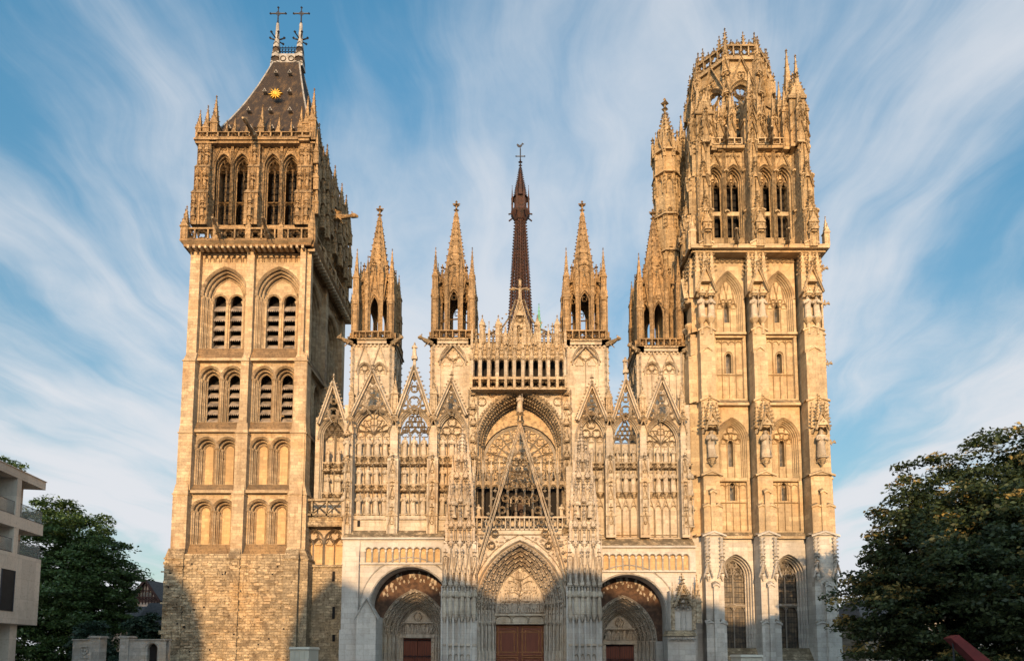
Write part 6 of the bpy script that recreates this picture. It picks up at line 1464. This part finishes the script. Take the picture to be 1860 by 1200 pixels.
# trees at the left, behind the modern building
tl = thing('chestnut_tree', 'tall round green tree standing behind the modern stone building', 'tree')
E = [(-47.5, 9, 10.0, 6.5, 6, 7.6), (-45.2, 8, 8.0, 4.6, 5, 5.6), (-49.5, 9, 12.5, 4.6, 5, 6.0), (-44.0, 8, 4.6, 3.6, 4, 3.6), (-49, 8, 4, 6, 4, 4), (-51, 7, 2.6, 7, 3, 2.6)]
leaves('crown', tl, crown_centers(7, E, 980, (.7, 1.0), .4), ['leaf_mid'], 1.15, 110, .30, .42, 9, .25)
trunk(tl, -46.5, 9, 6, .5, 8, 4, 14)
for i, (x, y, z, r, s) in enumerate(((-36.0, 3.2, 4.3, 1.5, 11), (-40.0, 1.5, 3.3, 1.7, 12), (-33.9, 5.6, 3.4, 1.2, 13))):
    t_ = thing('garden_tree', ('dark drooping conifer in front of the slate-roofed house', 'low dark bushy tree between the two gate piers', 'small dark tree over the garden wall beside the tower')[i], 'tree')
    leaves('crown', t_, crown_centers(s, [(x, y, z, r, r, r * 1.2), (x + .8, y, z - 1.2, r * 1.1, r, r)], 110, (.5, 1), 1.0), ['leaf_pine'], .8, 90, .26, .4, s, .4); trunk(t_, x, y, 3, .16, s, 1.2, 5)
# modern building at the left edge
M['panel'] = stone('travertine_cladding', (.56, .48, .39), (.32, .27, .22), 1.35, 1.5, .04, .25, .1, .15, .012, warmth=.1)
M['balglass'] = plain('balcony_glass', (.10, .11, .10), .08, .1, spec=.6)
_m, _nt, _b = new_mat('clear_balcony_glass'); _b.inputs['Base Color'].default_value = (.22, .24, .23, 1); _b.inputs['Roughness'].default_value = .03; _b.inputs['Alpha'].default_value = .32; M['clear'] = _m
MBD = thing('modern_building', 'modern stone-clad building with corner loggias and glass balconies at left', 'building')
ph = radians(100); L_ = 19.0; fx, fy = -37.4 + .1736 * L_, -8 - .985 * L_; zq = lambda p: Zp(p, -8)
Zt, Zb1, Zs2, Zb2, Zs3, Zbot = zq(876), zq(890), zq(953), zq(973), zq(1016), zq(1135)
wb = MB('panel', 'dark'); wb.fr(fx, fy, ph); dp = 1.6
wb.box(0, L_, 0, 11, Zb1, Zt); wb.box(0, L_ + .0, 0, 11, Zb2, Zs2); wb.box(0, L_, 0, 11, Zbot, Zs3); wb.box(-.05, L_ + .05, -.06, 11, Zt, Zt + .06)
for z0, z1 in ((Zs2, Zb1), (Zs3, Zb2)):
    wb.box(0, L_ - .1, dp, 10.9, z0, z1)
    for u in (L_ - 2.9, L_ - 7.6, L_ - 12.5, 0): wb.box(u - .5, u - .0, .02, dp, z0, z1) if u else wb.box(0, .5, .02, dp, z0, z1)
    wb.box(L_ - .85, L_ - .12, dp - .12, dp + .2, z0, z1)
wb.box(0, L_ - 2.2, 1.4, 10, 0, Zbot); wb.box(L_ - 2.3, L_ - 1.5, .5, 1.3, 0, Zbot)
for k in range(14): wb.bar([(L_ - .02 - k * 1.35, Zbot), (L_ - .02 - k * 1.35, Zs3)], .02, .012, 0, ridge=False)
obj('wall', wb, MBD)
for z0, z1, in ((Zs2, Zb1), (Zs3, Zb2)):
    for u0, u1 in ((L_ - 2.88, L_ - .9), (L_ - 7.5, L_ - 3.7), (L_ - 12.4, L_ - 8.2)):
        q = MB('darkglass', 'iron'); q.fr(fx, fy, ph); q.box(u0, u1, dp - .08, dp - .02, z0 + .05, z1 - .3); q.m = 1
        for k in range(3): u = u0 + (u1 - u0) * k / 2; q.box(u - .04, u + .04, dp - .14, dp - .06, z0, z1 - .25)
        q.box(u0, u1, dp - .13, dp - .07, z0 + 2.0, z0 + 2.06) if z1 - z0 > 2.4 else None
        obj('window', q, MBD)
    q = MB('clear', 'iron'); q.fr(fx, fy, ph)
    for u0, u1 in ((L_ - 2.88, L_ - .05), (L_ - 7.55, L_ - 3.45)): q.box(u0, u1, .08, .10, z0 + .05, z0 + 1.0); q.m = 1; q.box(u0, u1, .05, .13, z0, z0 + .07); q.box(u0, u1, .07, .11, z0 + 1.0, z0 + 1.03); q.m = 0
    q.box(L_ - .10, L_ - .08, .08, 1.6, z0 + .05, z0 + 1.0); obj('balcony_glass', q, MBD)
for u in (L_ - 3.3, L_ - 8, L_ - 12):
    q = MB('darkglass', 'iron', 'copper'); q.fr(fx, fy, ph); z0, z1 = Zbot + .9, Zs3 - 1.3; q.box(u - 1.2, u + .25, -.02, .2, z0, z1); q.m = 1; q.bar([(u - 1.2, z0), (u + .25, z0), (u + .25, z1), (u - 1.2, z1)], .1, .06, 0, True); obj('window', q, MBD)
rp = thing('rooftop_shrub', 'small feathery shrub growing on the modern building roof', 'shrub'); X0 = Xp(12, 850, -11)
leaves('crown', rp, [(X0 + dx, -11, Zp(843, -11) + dz, .6) for dx, dz in ((-.9, .1), (-.4, .35), (.1, .15), (.6, 0), (1.1, -.15))], ['leaf_mid'], .8, 60, .22, .7, 3, .1)
mb = MB('bark'); mb.rod((X0, -11, Zt), (X0 - .2, -11, Zp(840, -11)), .04); obj('trunk', mb, rp)
# half-timbered house and slate roofs far left
M['plaster'] = plain('ochre_plaster', (.62, .44, .33), .9, .1); M['timber'] = plain('dark_red_timber', (.07, .03, .022), .8, .2); M['slate'] = plain('weathered_slate_tiles', (.085, .075, .07), .7, .2, 5, bump=.3)
YH = 24.0; hx = lambda p: Xp(p, 1080, YH); hz = lambda p: Zp(p, YH)
HT = thing('timbered_house', 'half-timbered gabled house with dark beams beside the tower', 'house')
x0, x1, xc_ = hx(243), hx(287), hx(266); zb, za = hz(1094), hz(1054); w = MB('plaster', 'timber'); w.fr(0, YH, 0); w.prism([(x0, 0), (x1, 0), (x1, hz(1084)), (xc_, za), (x0, hz(1084))], 0, 9); w.m = 1
for q in range(9): u = x0 + (x1 - x0) * q / 8; top = za - abs(u - xc_) / (x1 - xc_) * (za - hz(1084)); w.bar([(u, zb - .2), (u, min(top, za))], .14, .05, 0, ridge=False)
for z in (hz(1092), hz(1084), hz(1072)): hw = (x1 - x0) / 2 * min(1, (za - z) / (za - hz(1084))); w.bar([(xc_ - hw, z), (xc_ + hw, z)], .16, .06, 0, ridge=False)
for k in range(8): u = x0 + (x1 - x0) * k / 8; w.bar([(u, hz(1092)), (u + (x1 - x0) / 8, hz(1084))], .10, .05, 0, ridge=False); w.bar([(u + (x1 - x0) / 8, hz(1092)), (u, hz(1084))], .10, .05, 0, ridge=False)
obj('wall', w, HT); r = MB('slate', 'timber'); r.fr(0, YH, 0)
for s, xe in ((-1, x0 - .5), (1, x1 + .5)):
    ze = hz(1084) - .45; a = [(xe, -.5, ze), (xc_, -.5, za + .15), (xc_, 9.3, za + .15), (xe, 9.3, ze)]; r.m = 0; r.poly(a); r.poly([(p[0], p[1], p[2] - .2) for p in a]); r.m = 1; r.bar([(xe, ze - .1), (xc_, za + .05)], .3, .12, -.4, ridge=False)
obj('roof', r, HT)
for s in (-.45, .45): q = MB('glass', 'timber'); q.fr(0, YH, 0); c = xc_ + s; q.box(c - .36, c + .36, -.03, .1, hz(1083), hz(1075)); q.m = 1; q.bar([(c - .36, hz(1083)), (c + .36, hz(1083)), (c + .36, hz(1075)), (c - .36, hz(1075))], .1, .06, 0, True); obj('window', q, HT)
for (pa, pb, ye, yr, Y, lab) in ((286, 306, 1096, 1079, 27, 'dark slate-roofed house just left of the tower'), (250, 304, 1135, 1091, 16, 'house with big sloping slate roof below the timbered gable'), (200, 262, 1140, 1098, 19, 'pale house half hidden behind the left trees')):
    H = thing('slate_roofed_house', lab, 'house'); x0, x1 = Xp(pa, 1100, Y), Xp(pb, 1100, Y); z0, z1 = Zp(ye, Y), Zp(yr, Y); w = MB('plaster'); w.box(x0, x1, Y, Y + 5, 0, z0); obj('wall', w, H); r = MB('slate'); r.loft([[(x0 - .3, Y - .4, z0), (x1 + .3, Y - .4, z0), (x1 + .3, Y + 5.4, z0), (x0 - .3, Y + 5.4, z0)], [(x0 - .1, Y + 2.4, z1), (x1 + .1, Y + 2.4, z1), (x1 + .1, Y + 2.6, z1), (x0 - .1, Y + 2.6, z1)]]); obj('roof', r, H)
    q = MB('glass', 'porch'); q.fr(0, Y, 0); c = (x0 + x1) / 2; q.box(c - .5, c + .5, -.03, .1, z0 - 2.2, z0 - .7); q.m = 1; q.bar([(c - .5, z0 - 2.2), (c + .5, z0 - 2.2), (c + .5, z0 - .7), (c - .5, z0 - .7)], .12, .08, 0, True); obj('window', q, H)
# garden walls with gate piers
M['oldwall'] = stone('old_grey_wall', (.34, .31, .27), (.14, .12, .10), .7, .3, .12, .6, .8, .5)
YW2 = -4.0; wz = lambda p: Zp(p, YW2); wx = lambda p: Xp(p, 1170, YW2)
for (a, b, p0, p1, arch_, lab) in ((132, 166, 164, 183, None, 'short grey garden wall with gate pier left of the gateway'), (234, 302, 219, 235, 277, 'grey garden wall with gate pier and small arched doorway by the tower')):
    G = thing('garden_wall', lab, 'wall'); w = MB('oldwall', 'dark', 'slate'); w.fr(0, YW2, 0); zt = wz(1162)
    if arch_:
        c = wx(arch_); w.wallrow(wx(a), wx(b), 0, zt, 0, [(c, .42, 0, wz(1178), .45)]); w.jamb((c, .42, 0, wz(1178), .45), [(0, 0), (0, .4)]); w.bar(arch((c, .52, 0, wz(1178), .55)), .2, .1, 0); w.m = 1; w.panel((c, .42, 0, wz(1178), .45), 0, .35); w.m = 0; w.box(wx(a), wx(b), .42, .6, 0, zt)
    else:
        w.box(wx(a), wx(b), 0, .6, 0, zt); c = (wx(a) + wx(b)) / 2 + .25; w.bar([(c - .3, zt - .6), (c + .3, zt - .6), (c + .3, zt - 1.0), (c, zt - 1.25), (c - .3, zt - 1.0)], .09, .08, 0, True); w.blob(c, -.03, zt - .85, .16, .08, .2); w.box(c - .4, c + .4, -.08, .02, zt - 1.5, zt - 1.4)
    w.box(wx(a) - .05, wx(b) + .05, -.1, .7, zt, zt + .1); obj('wall', w, G); w = MB('oldwall'); w.fr(0, YW2, 0); w.box(wx(p0), wx(p1), -.12, .75, 0, wz(1158)); w.box(wx(p0) - .12, wx(p1) + .12, -.22, .85, wz(1158), wz(1156)); w.box(wx(p0) - .05, wx(p1) + .05, -.16, .8, wz(1156), wz(1154)); obj('gate_pier', w, G)
# kiosks in front of the cathedral
M['kiosk'] = plain('beige_painted_metal', (.42, .38, .30), .5, .06, 1.0)
for (pa, pb, py, lab) in ((527, 561, 1174, 'beige metal kiosk at the foot of the left tower'), (1346, 1384, 1188, 'beige metal kiosk at the foot of the right tower')):
    Yk = -24; x0, x1 = Xp(pa, 1180, Yk), Xp(pb, 1180, Yk); zt = Zp(py, Yk); K = thing('kiosk', lab, 'kiosk', (0, 0, 0)); K['group'] = 'beige kiosks before the cathedral'; w = MB('kiosk'); w.box(x0, x1, Yk, Yk + 1.5, 0, zt - .12)
    for k in range(1, 4): w.box(x0 + (x1 - x0) * k / 4 - .015, x0 + (x1 - x0) * k / 4 + .015, Yk - .015, Yk + .02, .1, zt - .15)
    obj('body', w, K); w = MB('kiosk'); w.frus((x0 - .06, x1 + .06, Yk - .06, Yk + 1.56, zt - .12), (x0 - .02, x1 + .02, Yk - .02, Yk + 1.52, zt)); obj('cap', w, K)
# red awning arm and stone house beyond the right tree
M['red'] = plain('red_fabric', (.12, .011, .010), .6, .1)
A_ = thing('red_awning', 'sloping red awning showing beneath the big right tree', 'awning'); Ya = -28.5; w = MB('red'); w.fr(0, Ya, 0); w.prism([(Xp(1728, 1160, Ya), Zp(1158, Ya)), (Xp(1742, 1160, Ya), Zp(1152, Ya)), (Xp(1806, 1200, Ya), Zp(1204, Ya)), (Xp(1778, 1200, Ya), Zp(1206, Ya))], 0, .5); obj('canopy', w, A_); w = MB('iron'); w.rod((Xp(1738, 1160, Ya), Ya + .25, 0), (Xp(1738, 1160, Ya), Ya + .25, Zp(1158, Ya)), .04); obj('pole', w, A_)
SH = thing('stone_house', 'pale stone house with tall windows seen under the right tree', 'house'); w = MB('oldwall', 'slate'); w.fr(0, 8, 0); w.box(36, 64, 0, 8, 0, 5.5); obj('wall', w, SH); w = MB('slate'); w.loft([[(35.6, 7.6, 5.5), (64.4, 7.6, 5.5), (64.4, 16.4, 5.5), (35.6, 16.4, 5.5)], [(37, 11.8, 8), (63, 11.8, 8), (63, 12.2, 8), (37, 12.2, 8)]]); obj('roof', w, SH)
for k in range(9): q = MB('glass', 'porch'); q.fr(0, 8, 0); c = 37.5 + k * 3; q.box(c - .5, c + .5, -.03, .2, .9, 3.4); q.m = 1; q.bar([(c - .5, .9), (c + .5, .9), (c + .5, 3.4), (c - .5, 3.4)], .2, .1, 0, True); obj('window', q, SH)
# the houses across the square whose roofs shade the foot of the front
M['stucco'] = plain('cream_stucco', (.48, .42, .34), .9, .1)
SHX = -80 * tan(SUN_AZ); SHZ = 80 / cos(SUN_AZ) * tan(SUN_EL)
def townhouse(xa, xb, pts, lab):
    H = thing('townhouse', lab, 'house'); w = MB('stucco'); w.fr(0, -80, 0); P_ = [(xa + SHX, 0), (xb + SHX, 0)] + [(x + SHX, z + SHZ) for x, z in pts[::-1]]; w.prism(P_, -9, 0); obj('wall', w, H)
    r = MB('slate'); r.fr(0, -80, 0)
    for p, q in zip(pts, pts[1:]): 
        a, b = (p[0] + SHX, p[1] + SHZ), (q[0] + SHX, q[1] + SHZ); r.poly([(a[0], .3, a[1] + .05), (b[0], .3, b[1] + .05), (b[0], -9, b[1] + .05), (a[0], -9, a[1] + .05)])
    obj('roof', r, H)
    n = max(1, int((xb - xa) / 2.6))
    for k in range(n):
        c = xa + SHX + (xb - xa) * (k + .5) / n
        for z in (1.2, 4.6, 8.0, 11.4):
            if z + 1.8 < min(p[1] for p in pts) + SHZ: q = MB('glass', 'stucco'); q.fr(0, -80, pi); q.box(-c - .5, -c + .5, -.03, .2, z, z + 1.8); q.m = 1; q.bar([(-c - .5, z), (-c + .5, z), (-c + .5, z + 1.8), (-c - .5, z + 1.8)], .16, .1, 0, True); obj('window', q, H)
townhouse(-62, -35.5, [(-62, 12), (-58, 16), (-40, 16), (-35.5, 12)], 'broad tall house across the square opposite the left street')
townhouse(-35.4, -28.4, [(-35.4, 9.8), (-31.7, 9.8), (-29.9, 7.4), (-28.9, 5.0)], 'house across the square with hipped roof beside the street gap')
townhouse(-20.9, -13.4, [(-20.9, 2.6), (-19.6, 7.0), (-17.6, 9.2), (-15.6, 7.9), (-13.4, 7.0)], 'gabled house across the square on the other side of the gap')
townhouse(-13.3, -3.2, [(-13.3, 7.1), (-9, 7.4), (-6.5, 8.2), (-3.2, 7.0)], 'low-ridged house across the square facing the left portal')
townhouse(-3.1, 10.0, [(-3.1, 6.9), (2, 7.0), (4.4, 8.5), (7, 8.2), (10, 7.0)], 'house across the square with off-centre gable facing the main portal')
townhouse(10.1, 19.2, [(10.1, 6.9), (15, 6.6), (19.2, 5.5)], 'plain house across the square facing the right portal')
townhouse(19.3, 24.6, [(19.3, 5.2), (23.2, 4.8), (24.6, 6.5)], 'lowest house in the row across the square')
townhouse(24.7, 29.6, [(24.7, 3.6), (26.6, 4.6), (28.6, 4.4), (29.6, 3.6)], 'low narrow house across the square opposite the right tower')
townhouse(29.7, 60, [(29.7, 4.2), (36, 5.4), (52, 5.4), (60, 4.5)], 'low house across the square opposite the big lime tree')
